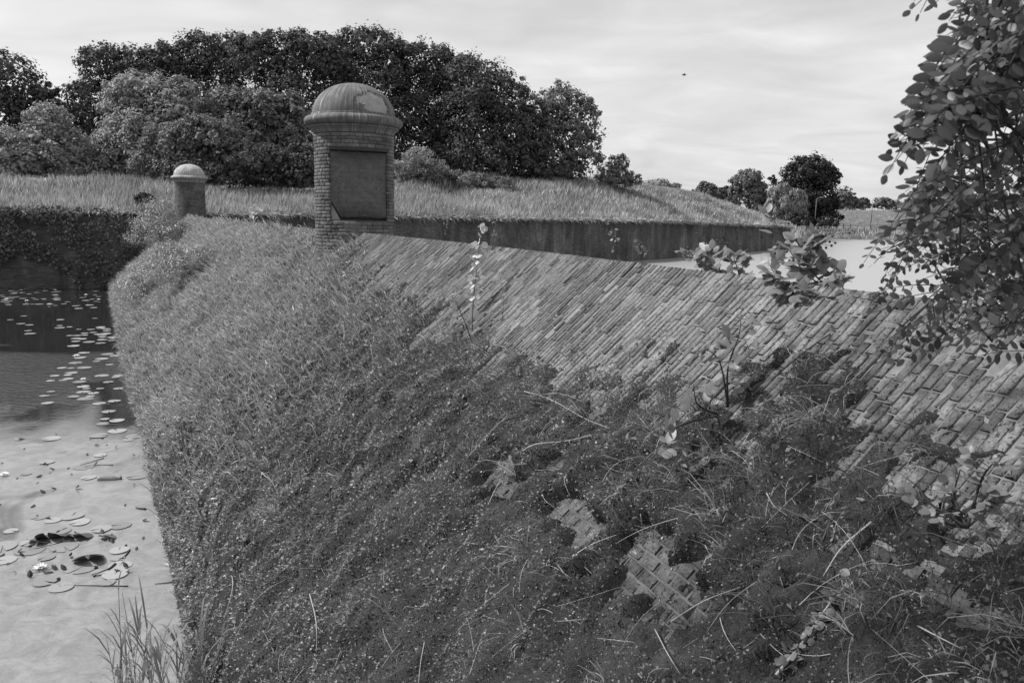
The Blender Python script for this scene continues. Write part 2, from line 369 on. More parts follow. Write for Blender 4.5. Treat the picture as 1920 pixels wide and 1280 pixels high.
# ------------------------------------------------------------------ the dam's own surface: s along the ridge, p down the near slope
RP = np.array([[3.64, -1.0], [-3.08, 15.6], [-19.0, 46.27]])
_d = np.diff(RP, axis=0); SL = np.hypot(_d[:, 0], _d[:, 1]); SD = _d/SL[:, None]; S1 = SL[0]; SEND = SL.sum()
A0 = math.atan2(-SD[0, 0], SD[0, 1]); A1 = math.atan2(-SD[1, 0], SD[1, 1])
K, PK = .885, 2.75
def ridge(s):
    s = np.asarray(s, float); t = np.clip((s-(S1-2.5))/5, 0, 1); t = t*t*(3-2*t); a = A0+(A1-A0)*t
    P = np.where((s < S1)[..., None], RP[0]+SD[0]*s[..., None], RP[1]+SD[1]*(s-S1)[..., None])
    return P, 3.65+.04*np.sin(np.pi*np.clip(s/S1, 0, 1)), np.stack([-np.cos(a), -np.sin(a)], -1)
def base_p(s): return np.interp(s, [0, 6, 8, 10, 12, 14, 18, 22, 60], [3.02, 3.05, 3.1, 3.2, 3.38, 3.6, 3.93, 4.0, 4.0])
def surf(s, p):
    s, p = np.broadcast_arrays(np.asarray(s, float), np.asarray(p, float)); P, z, n = ridge(s); bp = base_p(s); zk = z-K*PK
    zz = np.where(p <= PK, z-K*p, zk-zk*(p-PK)/(bp-PK))
    return np.concatenate([P+n*p[..., None], zz[..., None]], -1)
def frame(s, p):
    """origin, along (towards the far end), up-slope and outward unit vectors"""
    e = .02; O = surf(s, p); A = unit(surf(np.asarray(s)+e, p)-O); U = unit(O-surf(s, np.asarray(p)+e)); Nn = unit(np.cross(U, A))
    Nn = np.where(Nn[..., 2:3] < 0, -Nn, Nn); return O, A, U, Nn
LIM_S = [0, 3.8, 4.4, 4.8, 5.2, 5.9, 7.4, 9.1, 12.7, 15.4, 16.3, 17.2, 20, 26, 34, 52]
LIM_P = [.62, .62, .6, .56, .60, .64, .74, .80, .76, .62, .35, .15, .2, .16, .12, .1]
PATCH = [(4.88, 1.29, .30, .16), (4.62, 1.24, .2, .1), (6.5, 1.36, .28, .13), (5.5, 1.30, .3, .08), (4.22, 1.27, .14, .07), (4.2, .86, .1, .05),
         (13.8, 3.02, .7, .2), (6.1, 1.18, .16, .05), (4.55, 1.02, .1, .04)]
def moss_t(s, p):
    """how far moss and weeds cover the bricks: <0 bare, 1 thick"""
    s, p = np.broadcast_arrays(np.asarray(s, float), np.asarray(p, float))
    lim = np.interp(s, LIM_S, LIM_P); n = fbm(s*2.6, p*3.2, seed=3)-.5; n2 = fbm(s*9, p*11, seed=9, oct=3)-.5
    t = (p-lim)*2.8 + n*2.6 + n2*2.6
    for (cs, cp, rs, rp) in PATCH:
        q = ((s-cs)/rs)**2+((p-cp)/rp)**2; t = np.minimum(t, (q-1)*.9+.62+n2*4.2+n*1.5)
    t = np.where(p > base_p(s)-.12, np.minimum(t, .15), t)
    return np.clip(t, -1, 1)

# ------------------------------------------------------------------ setting: ground, water, near bank, rampart earth, far bank
def structure(name, me): return tag(obj(name, me), kind='structure')
ys = np.array([-600, -60, 0, 60, 120, 187, 190, 195, 205, 260, 400, 900, 2500, 6000.]); zs = np.array([-1.5]*6+[-.2, .5, 1.0, 1.2, 1.4, 1.6, 1.8, 1.9])
xs = np.array([-6000, -1500, -400, -150, -60, 0, 40, 80, 120, 200, 500, 1500, 6000.])
V = np.array([[x, y, z] for y, z in zip(ys, zs) for x in xs]); structure('ground', np_mesh('ground', V, grid_faces(len(ys), len(xs)), M['soil']))
V, F = np.array([[-500, -80, 0], [500, -80, 0], [500, 260, 0], [-500, 260, 0.]]), np.array([[0, 1, 2, 3]])
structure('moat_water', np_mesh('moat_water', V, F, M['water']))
def near_bank():
    xs = np.linspace(-14, 14, 85); ys = np.concatenate([np.linspace(-14, 0, 15), np.linspace(.25, 5.5, 22)])
    X, Y = np.meshgrid(xs, ys); edge = np.interp(X, [-14, -4, -2, 2, 14], [3.4, 4.4, 4.0, 1.2, 1.6])
    Z = np.clip(2.35-(np.maximum(Y+2.2, 0))*2.7/(edge+2.2), -.6, 2.35)+(fbm(X*.9, Y*.9, seed=41)-.5)*.3
    Z = np.where((X > 1.5), np.minimum(Z, 2.4), Z)
    return np_mesh('near_bank', np.stack([X, Y, Z], -1).reshape(-1, 3), grid_faces(len(ys), len(xs)), M['turf'], True)
structure('near_bank', near_bank())
WP = np.array([[-75, 30.0], [-20.5, 41.0], [-17.0, 45.2], [11.0, 75.6], [41.0, 119.3], [50.0, 160.0]]); WTOP = np.array([3.85, 3.85, 3.85, 3.82, 3.3, 3.2])
_wl = np.concatenate([[0], np.cumsum(np.hypot(*np.diff(WP, axis=0).T))])
def wall_pt(t):
    t = np.asarray(t, float); return np.stack([np.interp(t, _wl, WP[:, 0]), np.interp(t, _wl, WP[:, 1])], -1), np.interp(t, _wl, WTOP)
def wall_n(t):
    a = wall_pt(np.asarray(t)-6)[0]; b = wall_pt(np.asarray(t)+6)[0]; d = unit(b-a); return np.stack([-d[..., 1], d[..., 0]], -1)   # away from the moat
PROF_V = np.array([-.6, 0, 1.0, 3, 9, 14, 22, 40, 90.])
PROF_T = [0, _wl[1], _wl[2]+10, _wl[2]+27, _wl[3]-5, _wl[3]+6, _wl[3]+26, _wl[3]+42, _wl[4]-3, _wl[4]+7, _wl[5]]
PROF_Z = np.array([[3.6, 3.75, 3.9, 4.2, 5.15, 5.2, 5.2, 5.3, 4.0],
                   [3.6, 3.75, 3.9, 4.2, 5.15, 5.2, 5.2, 5.3, 4.0],
                   [3.6, 3.75, 3.9, 4.15, 4.95, 5.0, 5.1, 5.4, 4.0],
                   [3.6, 3.75, 3.9, 4.2, 5.0, 5.1, 7.6, 7.8, 5.0],
                   [3.6, 3.75, 3.9, 4.4, 5.6, 6.6, 8.1, 8.2, 5.0],
                   [3.6, 3.75, 3.95, 4.9, 7.1, 8.2, 8.3, 8.2, 5.0],
                   [3.35, 3.5, 3.7, 4.9, 7.3, 8.1, 8.2, 8.0, 5.0],
                   [3.2, 3.3, 3.5, 4.6, 6.9, 7.5, 7.5, 7.2, 4.0],
                   [3.1, 3.2, 3.3, 4.2, 6.0, 6.4, 6.3, 6.0, 3.0],
                   [3.0, 3.1, 3.2, 3.5, 4.2, 4.4, 4.4, 4.2, 2.5],
                   [3.0, 3.1, 3.2, 3.3, 3.5, 3.5, 3.5, 3.5, 2.0]])
def rampart_z(t, v):
    cols = np.stack([np.interp(t, PROF_T, PROF_Z[:, k]) for k in range(len(PROF_V))], -1)
    k = np.clip(np.searchsorted(PROF_V, v)-1, 0, len(PROF_V)-2); f = (v-PROF_V[k])/(PROF_V[k+1]-PROF_V[k]); f = np.clip(f, 0, 1)
    a = np.take_along_axis(cols, k[..., None], -1)[..., 0]; b = np.take_along_axis(cols, k[..., None]+1, -1)[..., 0]
    return a+(b-a)*f
def rampart_pt(t, v):
    t, v = np.broadcast_arrays(np.asarray(t, float), np.asarray(v, float)); P, _ = wall_pt(t); n = wall_n(t); z = rampart_z(t, v)
    Q = P+n*v[..., None]; amp = np.clip(v/4, 0, 1)*.55
    z = z+amp*(fbm(Q[..., 0]*.22, Q[..., 1]*.22, seed=51)-.5)*1.6
    return np.concatenate([Q, z[..., None]], -1)
tt = np.arange(0, _wl[5]+.1, 1.0); vv = np.concatenate([[.05], np.arange(.6, 14, .7), np.arange(14, 42, 2.0), [55, 90]])
structure('rampart_earth', np_mesh('rampart_earth', rampart_pt(tt[:, None], vv[None, :]).reshape(-1, 3), grid_faces(len(tt), len(vv)), M['turf'], True))
def far_z(x, y):
    b = np.interp(y, [186, 189, 192, 200, 209, 222, 240, 300], [-.6, .15, 1.1, 2.0, 2.2, 7.3, 7.5, 5.0]); return b+(fbm(x*.1, y*.1, seed=61)-.5)*.6
fx = np.arange(36, 210, 3.0); fy = np.concatenate([np.arange(186, 226, 1.5), [232, 240, 260, 300]]); X, Y = np.meshgrid(fx, fy)
structure('far_bank', np_mesh('far_bank', np.stack([X, Y, far_z(X, Y)], -1).reshape(-1, 3), grid_faces(len(fy), len(fx)), M['turf'], True))

# ------------------------------------------------------------------ rampart wall along the moat
def rampart_wall():
    root = empty('rampart_wall', (WP[2][0], WP[2][1], 0)); o = np.array([WP[2][0], WP[2][1], 0])
    tag(root, 'long dark stained brick rampart wall rising from the water beyond the dam', 'wall')
    t = np.unique(np.concatenate([np.arange(0, _wl[-1], 2.0), _wl])); P, zt = wall_pt(t); n = wall_n(t)
    def ring(d0, d1, z0, z1):
        return np.stack([np.concatenate([P-n*d, zz[:, None]], -1) for d, zz in ((d0[0], z0), (d0[1], z1), (d1[1], z1), (d1[0], z0))], 1)-o
    R = ring((.22, 0.0), (-.7, -.7), np.full(len(t), -1.2), zt-.12); V = R.reshape(-1, 3); k = np.arange(len(t)-1)[:, None]*4
    F = np.concatenate([k+np.array([[0, 4, 5, 1]]), k+np.array([[1, 5, 6, 2]]), k+np.array([[2, 6, 7, 3]])])
    obj('masonry', np_mesh('masonry', V, F, M['rampart']), root)
    R = ring((.05, .05), (-.55, -.55), zt-.118, zt+.0); V = R.reshape(-1, 3)
    F = np.concatenate([k+np.array([[0, 4, 5, 1]]), k+np.array([[1, 5, 6, 2]]), k+np.array([[3, 0, 4, 7]])[:, ::-1]])
    obj('coping', np_mesh('coping', V, F, M['coping']), root)
    hm = None
    for i, tq in enumerate(np.linspace(_wl[3]+20, _wl[4]-4, 7)):      # small drain openings with a stone rim
        p, z = wall_pt(tq); nn = wall_n(tq)
        if hm is None:
            a = Acc(); a.add(*box(-.22, .22, -.03, .05, .14, .2)); a.add(*box(-.22, .22, -.03, .05, -.2, -.14)); a.add(*box(-.22, -.16, -.028, .05, -.14, .14)); a.add(*box(.16, .22, -.028, .05, -.14, .14)); a.add(*box(-.16, .16, .0, .05, -.14, .14))
            hm = a.mesh('drain_opening', M['pin'])
        h = obj('drain_opening', hm, root, (p[0]-nn[0]*.09-o[0], p[1]-nn[1]*.09-o[1], 1.9)); h.rotation_euler = (0, 0, math.atan2(-nn[1], -nn[0])+math.pi/2)
rampart_wall()

# ------------------------------------------------------------------ the dam: core, bricks
DAM = empty('masonry_dam', (RP[0][0], RP[0][1], 0)); tag(DAM, 'long sloping brick dam with a sharp ridge crossing the moat, partly under moss', 'dam')
DO = np.array([RP[0][0], RP[0][1], 0.0])
BT = .0055   # how far brick faces stand above the mortar bed
def dam_core():
    s = np.concatenate([np.arange(0, 22, .25), np.arange(22, SEND, .6), [SEND]]); p = np.array([0, .45, .86, 1.5, 2.0, 2.4, 2.6, 2.75])
    G = surf(s[:, None], p[None, :]); lo = surf(s, base_p(s)); P, z, n = ridge(s)
    lo2 = lo.copy(); lo2[:, :2] += n*.35; lo2[:, 2] = -1.2
    bk = [np.concatenate([P-n*q, zz[:, None]], -1) for q, zz in ((1.5, z-1.5*K), (3.0, z-3.0*K), (4.2, np.full(len(s), -1.2)))]
    G = np.concatenate([np.stack(bk[::-1], 1), G, lo[:, None], lo2[:, None]], 1)
    G[..., 2] -= np.where(G[..., 2] > -.5, BT*1.33, 0)
    me = np_mesh('core', (G-DO).reshape(-1, 3), grid_faces(G.shape[0], G.shape[1]), [M['joint'], M['mortar']])
    me.polygons.foreach_set('material_index', (np.tile(np.arange(G.shape[1]-1), G.shape[0]-1) >= 5).astype(np.int32)); return me
obj('core', dam_core(), DAM)
# brick template: unit box x (length) y (width) z (0 top, -1 bottom), top edges worn
def brick_template(rng, L, B, H, w=.002):
    j = lambda k: rng.normal(0, k, 4)
    top = np.array([[-.5, -.5], [.5, -.5], [.5, .5], [-.5, .5]])*np.array([L-2*w, B-2*w]); mid = np.array([[-.5, -.5], [.5, -.5], [.5, .5], [-.5, .5]])*np.array([L, B])
    top = top+rng.normal(0, w*.45, top.shape); z = rng.normal(0, w*.4, 4)
    V = np.concatenate([np.c_[mid, np.full(4, -H)], np.c_[mid+rng.normal(0, w*.2, mid.shape), np.full(4, -w)-abs(j(w*.4))], np.c_[top, z]])
    F = [[0, 1, 5, 4], [1, 2, 6, 5], [2, 3, 7, 6], [3, 0, 4, 7], [4, 5, 9, 8], [5, 6, 10, 9], [6, 7, 11, 10], [7, 4, 8, 11], [8, 9, 10, 11]]
    return V, np.array(F)
def worn_brick(rng, L, B, H, w=.0024):
    n = 5; x = np.linspace(-.5, .5, n)*L; V = []
    for k, (yy, zz) in enumerate(((-.5, -H), (-.5, -w), (-.5, 0), (.5, 0), (.5, -w), (.5, -H))):
        y = np.full(n, yy*B); z = np.full(n, zz); xx = x.copy()
        if k in (2, 3): y = y-np.sign(yy)*w*rng.uniform(.5, 1.6, n); z = z+rng.normal(0, .0016, n); xx[[0, -1]] -= np.array([-1, 1])*w*rng.uniform(.4, 1.6, 2); chip = rng.random(n) < .14; z[chip] -= rng.uniform(.003, .009, chip.sum())
        if k in (1, 4): y = y+rng.normal(0, .0013, n); z = z-rng.uniform(0, .003, n)
        V.append(np.stack([xx, y, z], -1))
    F = grid_faces(6, n); e = lambda c: [[0*n+c, 1*n+c, 4*n+c, 5*n+c], [1*n+c, 2*n+c, 3*n+c, 4*n+c]]
    return np.concatenate(V), np.concatenate([F[:, ::-1], e(0), [q[::-1] for q in e(n-1)]])
def dam_bricks():
    rng = np.random.default_rng(11); rows = []
    pitch, bl = .047, .205; i = 0; s = 1.6
    cosK = 1/math.sqrt(1+K*K)
    while s < SEND-1:
        lim = np.interp(s, LIM_S, LIM_P)+.22; u = -rng.uniform(0, .12)
        while True:
            L = bl*.87 if rng.random() < .52 else bl*.5
            pc = (u+L/2)*cosK
            if pc > lim: break
            if u < 0: L = max(L+u, .06); pc = L/2*cosK; u = 0
            rows.append((s+rng.normal(0, .0012), pc, L-.007, pitch-.0045, 0)); u += L+rng.uniform(0, .003)
        i += 1; s += pitch
    # lower masonry: level courses of brick ends, uncovered only where the moss has fallen away
    for (cs, cp, rs, rp) in PATCH:
        if cs > 10: continue
        for k in range(-12, 13):
            pc = round(cp/(.062*cosK))*.062*cosK + k*.062*cosK
            if abs(pc-cp) > rp*2.0+.05: continue
            off = (round(pc/(.062*cosK)) % 2)*.06
            for q in range(int((cs-rs*2.1)/.118), int((cs+rs*2.1)/.118)+1): rows.append((q*.118+off+rng.normal(0, .003), pc+rng.normal(0, .001), .107, .05, 1))
    R = np.array(rows); R = np.unique(np.round(R, 4), axis=0)
    keep = np.ones(len(R), bool)
    lowp = R[:, 4] == 1                      # drop doubles where two bare spots touch
    idx = np.where(lowp)[0]; seen = set()
    for q in idx:
        key = (round(R[q, 0]/.118*2), round(R[q, 1]/(.062*cosK)))
        if key in seen or R[q, 1] < np.interp(R[q, 0], LIM_S, LIM_P)+.26: keep[q] = False
        seen.add(key)
    R = R[keep]
    O, A, U, Nn = frame(R[:, 0], R[:, 1]); px = proj(O); bare = moss_t(R[:, 0], R[:, 1]) < .1
    dist = np.linalg.norm(O-EYE, axis=1); inview = (px[:, 0] > -5) & (px[:, 0] < 1925) & (px[:, 1] < 1290) & bare
    ang = rng.normal(0, .006, len(R)); tilt = np.where(R[:, 4] == 0, rng.normal(-.13, .05, len(R)), rng.normal(0, .03, len(R))); lift = np.clip(rng.normal(0, .002, len(R)), -.006, .005)
    sunk = rng.random(len(R)) < .03; lift[sunk] -= .008
    up = R[:, 4] == 0
    X = np.where(up[:, None], U, A); Y = np.where(up[:, None], -A, U)          # long axis, width axis
    X2 = unit(X*np.cos(ang)[:, None]+Y*np.sin(ang)[:, None]); Z2 = unit(Nn+Y*tilt[:, None]); Y2 = np.cross(Z2, X2)
    C = O+Nn*lift[:, None]
    score = np.where(inview, dist, 1e6); order = np.argsort(score)
    single = np.zeros(len(R), bool); ups = [q for q in order if up[q]][:230]; los = [q for q in order if not up[q]][:70]; single[ups] = True
    single[[q for q in los if score[q] < 1e5]] = True
    protos = {}
    for kind in (0, 1):
        for half in (0, 1):
            protos[kind, half] = [np_mesh('brick', *worn_brick(rng, ((.171 if not half else .096) if kind == 0 else .107), (.041 if kind == 0 else .05), .05), M['brick_single' if kind == 0 else 'damp_brick_single']) for _ in range(10)]
    acc = Acc(); tv = [brick_template(rng, 1, 1, 1) for _ in range(1)]
    cnt = 0
    for q in np.where(single)[0]:
        kind = int(R[q, 4]); half = int(kind == 0 and R[q, 2] < .13); ms = protos[kind, half]
        o = bpy.data.objects.new('brick', ms[int(rng.integers(10))]); cnt += 1
        L0 = (.171 if not half else .096) if kind == 0 else .107
        Mx = Matrix(np.column_stack([X2[q]*(R[q, 2]/L0), Y2[q], Z2[q]]).tolist()).to_4x4(); Mx.translation = Vector((C[q]-DO).tolist())
        o.parent = DAM; COL.objects.link(o); o.matrix_local = Mx
    tw = [worn_brick(rng, .199, .041, .05) for _ in range(8)]
    rest = np.where(~single & up & ((dist < 19) | (R[:, 1] < .5)))[0]
    low = np.where(~single & ~up)[0]
    tl = [brick_template(rng, .199, .041, .05) for _ in range(8)]
    pick = rng.integers(0, 8, len(rest)); low_acc = Acc()
    for k in range(9):
        r = rest[pick == k] if k < 8 else low
        if not len(r): continue
        acc_k = acc if k < 8 else low_acc; k = k % 8
        T = tw if dist[r].mean() < 0 else tl
        V = tl[k][0][None]*np.stack([R[r, 2]/.199, R[r, 3]/.041, np.ones(len(r))], -1)[:, None, :]
        V = V+rng.normal(0, .0012, V.shape)
        W = C[r][:, None]-DO+V[..., 0:1]*X2[r][:, None]+V[..., 1:2]*Y2[r][:, None]+V[..., 2:3]*Z2[r][:, None]
        acc_k.add(W.reshape(-1, 3), (np.arange(len(r))[:, None, None]*12+tl[k][1][None]).reshape(-1, 4))
    tag(obj('brick_field', acc.mesh('brick_field', M['brick']), DAM), kind='stuff')
    if low_acc.n: tag(obj('lower_brick_field', low_acc.mesh('lower_brick_field', M['damp_brick']), DAM), kind='stuff')
    print('dam bricks', len(R), 'single', cnt)
dam_bricks()

# ------------------------------------------------------------------ turrets on the ridge
TR, TH = .75, .0645
def turret_brick(a0, a1, z0, z1, r0=.70, r1=TR, w=.004, rng=None):
    a = np.linspace(a0, a1, 4); rr = r1+(rng.normal(0, .003) if rng is not None else 0); d = w/r1
    ao = np.linspace(a0+d, a1-d, 4)
    def ring(an, r, z): return np.stack([r*np.cos(an), r*np.sin(an), np.full(4, z)], -1)
    V = np.concatenate([ring(a, r0, z0), ring(a, rr-w, z0), ring(ao, rr, z0+w), ring(ao, rr, z1-w), ring(a, rr-w, z1), ring(a, r0, z1)])
    if rng is not None: V[8:16] += rng.normal(0, .0018, (8, 3))
    F = [[r*4+c, r*4+c+1, r*4+5+c, r*4+4+c] for r in range(5) for c in range(3)]+[[0, 4, 20, 20]]
    F = F[:-1]+[[0, 4, 16, 20], [4, 8, 12, 16], [3, 23, 19, 7], [7, 19, 15, 11]]
    return V, np.array(F)
def dome_mesh(name, mat, under, patch):
    n, mrow = 144, 40; r0, h = .775, .585
    h = .60; th = np.linspace(0, np.pi/2, mrow); prof = np.stack([r0*np.cos(th)**.95, h*np.sin(th)], -1); prof[-1, 0] = 0.003
    V, F = lathe(prof, n); mi = np.zeros(len(F), int)
    if patch:
        a = np.arctan2(V[:, 1], V[:, 0]); e = V[:, 2]/h; c = math.radians(-78.8+30)
        da = (a-c+np.pi) % (2*np.pi)-np.pi; nz = fbm(da*7+5, e*9, seed=71)-.5
        ins = (e > .04) & (e < .62+nz*.5) & (da > -.42+.65*abs(e-.42)+nz*.5) & (da < .46-.1*e+nz*.12)
        V[ins] *= np.array([.962, .962, .98])*(1+.012*(fbm(da[ins]*30, e[ins]*30, seed=73)-.5))[:, None]; fi = ins[F].sum(1) >= 3; mi = fi.astype(int)
    me = np_mesh(name, V, F, [mat, under], True); me.polygons.foreach_set('material_index', mi.astype(np.int32))
    if patch: me.polygons.foreach_set('use_smooth', ~((ins[F].sum(1) > 0)))
    return me
def cornice_mesh(name, mat):
    t = np.linspace(-np.pi/2, np.pi/2, 14)
    roll = np.stack([.80+.125*np.cos(t), .10+.092*np.sin(t)], -1)
    prof = np.concatenate([[[.70, -.135]], [[.752, -.135]], np.stack([.755+.07*np.linspace(0, 1, 8)**2.2, np.linspace(-.13, -.03, 8)], -1), [[.842, -.025], [.845, -.005], [.832, .002], [.83, .008]], roll, [[.80, .205], [.797, .222], [.783, .226], [.774, .212], [.70, .212]]])
    V, F = lathe(prof, 96); rr = 1+.004*(fbm(np.arctan2(V[:, 1], V[:, 0])*6+9, V[:, 2]*8, seed=72)-.5)[:, None]; V[:, :2] *= rr
    return np_mesh(name, V, F, mat, True)
def turret(loc, panel, label, zc=5.605):
    rng = np.random.default_rng(21 if panel else 22)
    root = empty('sentry_turret', loc); tag(root, label, 'turret'); bz = loc[2]
    face = math.radians(-78.8+10); half = math.asin(.55/TR); pz0, pz1 = 3.87-bz, 5.155-bz
    top = zc-.135-bz
    # core
    a = np.linspace(0, 2*np.pi, 64, endpoint=False); acc = Acc()
    def cyl(z0, z1, r=TR-.014):
        V = np.concatenate([np.stack([r*np.cos(a), r*np.sin(a), np.full(64, z)], -1) for z in (z0, z1)]+[[[0, 0, z0], [0, 0, z1]]]); j = np.arange(64); k = (j+1) % 64
        acc.add(V, [np.stack([j, k, k+64, j+64], -1), np.concatenate([np.stack([np.full(64, 129), 64+j, 64+k], -1), np.stack([np.full(64, 128), k, j], -1)])])
    if panel:
        cyl(-.9, pz0); cyl(pz1, top)
        b = np.linspace(face+half, face+2*np.pi-half, 56); r = TR-.014; back = .40; hw = r*math.sin(half)
        xy = np.concatenate([np.stack([r*np.cos(b), r*np.sin(b)], -1), [[back*math.cos(face)+hw*math.sin(face), back*math.sin(face)-hw*math.cos(face)], [back*math.cos(face)-hw*math.sin(face), back*math.sin(face)+hw*math.cos(face)]]]); m = len(xy)
        j = np.arange(m); k = (j+1) % m
        acc.add(np.concatenate([np.c_[xy, np.full(m, pz0)], np.c_[xy, np.full(m, pz1)]]), np.stack([j, k, k+m, j+m], -1))
    else: cyl(-.9, top)
    obj('body', acc.mesh('body', M['turret_mortar']), root)
    wid = {0: .145, 1: .275, 2: .205}; gap = .011; rest = Acc(); cand = []
    z = -.9; ci = 0
    while z+TH < top+.01:
        ang = rng.uniform(0, 1)+ci*.07; end = ang+2*np.pi; first = ang
        while ang < end-.05:
            ty = int(rng.choice([0, 1, 2], p=[.45, .35, .2])); w = wid[ty]
            if ang+w > end: w = end-ang; ty = -1
            a0, a1 = ang+gap/2, ang+w-gap/2; z0, z1 = z+.0035, min(z+TH-.0035, top-.002)
            ang += w; pieces = [(a0, a1, ty)]
            if panel and z1 > pz0-.02 and z0 < pz1+.02:
                q0 = (a0-face+np.pi) % (2*np.pi)-np.pi; q1 = q0+(a1-a0)
                if q1 > -half and q0 < half:
                    pieces = []
                    if q0 < -half-.03: pieces.append((face+q0, face-half, -1))
                    if q1 > half+.03: pieces.append((face+half, face+q1, -1))
            for (b0, b1, tq) in pieces: cand.append((b0, b1, z0, z1, tq))
        z += TH; ci += 1
    if panel:
        fc = math.radians(-78.8); score = []
        for c in cand:
            am = ((c[0]+c[1])/2-fc+np.pi) % (2*np.pi)-np.pi; ok = c[4] >= 0 and abs(am) < 1.35 and c[2] > -.05 and c[3]-c[2] > .05
            score.append((abs(am)-.25*(c[1]-c[0])) if ok else 99)
        pick = set(i for i in np.argsort(score)[:300] if score[i] < 50)
        mesh = {ty: [np_mesh('brick', *turret_brick(-wid[ty]/2+gap/2, wid[ty]/2-gap/2, -TH/2+.0035, TH/2-.0035, rng=rng), M['turret_brick_single']) for _ in range(5)] for ty in wid}
    else: pick = set()
    for i, (b0, b1, z0, z1, ty) in enumerate(cand):
        if i in pick:
            o = bpy.data.objects.new('brick', mesh[ty][i % 5]); o.parent = root; o.location = (0, 0, (z0+z1)/2); o.rotation_euler = (0, 0, (b0+b1)/2); COL.objects.link(o)
        else: rest.add(*turret_brick(b0, b1, z0, z1, rng=rng))
    tag(obj('brick_courses', rest.mesh('brick_courses', M['turret_brick']), root), kind='stuff')
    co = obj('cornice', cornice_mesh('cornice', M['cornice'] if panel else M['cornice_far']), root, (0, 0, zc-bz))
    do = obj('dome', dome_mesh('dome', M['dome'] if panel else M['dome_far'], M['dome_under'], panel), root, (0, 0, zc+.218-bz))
    V, F = tube([[0, 0, .57], [0, 0, .63]], [.012, .008], 6); obj('finial_pin', np_mesh('finial_pin', V, F, M['pin']), do)
    if panel:
        R = Matrix.Rotation(face+math.pi/2, 4, 'Z')              # local -Y looks out of the recess
        w, h = .538, pz1-pz0; ny = 26; e = lambda y: .012*(fbm(np.array([y*6.0]), np.array([3.3]), seed=75)[0]-.5)*2
        out = [(-w+.008, h-.014)]+[(w-.035+.02*(fbm(np.array([t*7.0]), np.array([1.3]), seed=76)[0]-.3), h-.02-t*(h-.06)) for t in np.linspace(0, 1, 14)]
        out += [(x, .035+.035*fbm(np.array([x*9.0]), np.array([5.1]), seed=77)[0]) for x in np.linspace(w-.05, -w+.24, 12)]+[(-w+.2, .04), (-w+.015, .36)]
        out = np.array(out)[::-1]; m = len(out); cx, cz = out.mean(0)
        V = np.concatenate([np.c_[out[:, 0], np.full(m, -.47), out[:, 1]], np.c_[(out-[cx, cz])*1.006+[cx, cz]][:, [0]], ], 0) if False else None
        Vf = np.c_[(out[:, 0]-cx)*.985+cx, np.full(m, -.478), (out[:, 1]-cz)*.985+cz]; Vm = np.c_[out[:, 0], np.full(m, -.465), out[:, 1]]; Vb = np.c_[out[:, 0], np.full(m, -.395), out[:, 1]]
        j = np.arange(m); k = (j+1) % m; V = np.concatenate([Vf, Vm, Vb, [[cx, -.478, cz]]])
        F = [np.concatenate([np.stack([j, j+m, k+m, k], -1), np.stack([j+m, j+2*m, k+2*m, k+m], -1)]), np.stack([np.full(m, 3*m), j, k], -1)]
        s = obj('inscribed_slab', np_mesh('inscribed_slab', V, F, M['slab']), root); s.matrix_local = Matrix.Translation((0, 0, pz0)) @ R
        s['label'] = 'dark worn stone slab with an eroded inscription'
        tri = np.array([[-w+.004, .012], [-w+.185, .012], [-w+.17, .05], [-w+.03, .30], [-w+.004, .335]]); m = len(tri)
        V = np.concatenate([np.c_[tri[:, 0], np.full(m, -.452), tri[:, 1]], np.c_[tri[:, 0], np.full(m, -.396), tri[:, 1]], [[tri[:, 0].mean(), -.455, tri[:, 1].mean()]]]); j = np.arange(m); k = (j+1) % m
        s2 = obj('mortar_repair', np_mesh('mortar_repair', V, [np.stack([j, j+m, k+m, k], -1), np.stack([np.full(m, 2*m), k, j], -1)], M['patch_mortar']), root); s2.matrix_local = Matrix.Translation((0, 0, pz0)) @ R
    return root
turret((-3.08, 15.6, 3.2), True, 'near round brick turret with a dark inscribed slab and a chipped domed cap')
turret((-17.25, 43.0, 3.2), False, 'small far round brick turret with a pale domed cap near the rampart wall', 5.62)

# ------------------------------------------------------------------ moss carpet and weeds on the dam
def stuff(name, me, label, cat, parent=None): return tag(obj(name, me, parent), label, cat, kind='stuff')
def moss_carpet():
    s = [1.5]
    while s[-1] < SEND: s.append(s[-1]+.022*max(1.0, (s[-1]-3)/2.2))
    s = np.array(s); q = np.linspace(0, 1, 190)
    lim0 = np.clip(np.interp(s, LIM_S, LIM_P)-.3, .02, 9); bp = base_p(s); p = lim0[:, None]+(bp-lim0)[:, None]*q[None, :]
    S = np.broadcast_to(s[:, None], p.shape); O, A, U, Nn = frame(S, p); t = moss_t(S, p)
    big = fbm(S*1.1, p*1.4, seed=81)-.35; mid = fbm(S*5, p*6, seed=82, oct=3); fine = fbm(S*17, p*19, seed=83, oct=3)
    lump = np.abs(fbm(S*3.3+.8*fbm(S*2, p*2, seed=84), p*2.2, seed=85, oct=3)-.5)*2; tuss = fbm(S*8, p*5.5, seed=86, oct=3)
    cov = np.clip(t*.95, 0, 1)**1.25*1.25*np.clip((p-np.interp(S, LIM_S, LIM_P))/.55+.1, .28, 1)*np.interp(S, [3, 8, 14], [.8, 1.1, 1.15])
    h = np.where(t > 0, .003+cov*(.09*np.clip(big, 0, 1)+.075*(1-lump)*np.clip(tuss*1.6-.3, 0, 1)+.05*np.clip(tuss-.4, 0, 1)+.025*fine), -.05+t*.02)
    h = np.where(t > 0, h, np.minimum(h, -.03))
    h = np.where(p > bp[:, None]-.06, np.minimum(h, .004), h)
    P = O+Nn*h[..., None]; return np_mesh('moss', P.reshape(-1, 3), grid_faces(len(s), 190), M['moss'], True), (s, p, P, Nn, t, U, A)
moss_me, (GS, GP, GPT, GN, GT, GU, GA) = moss_carpet()
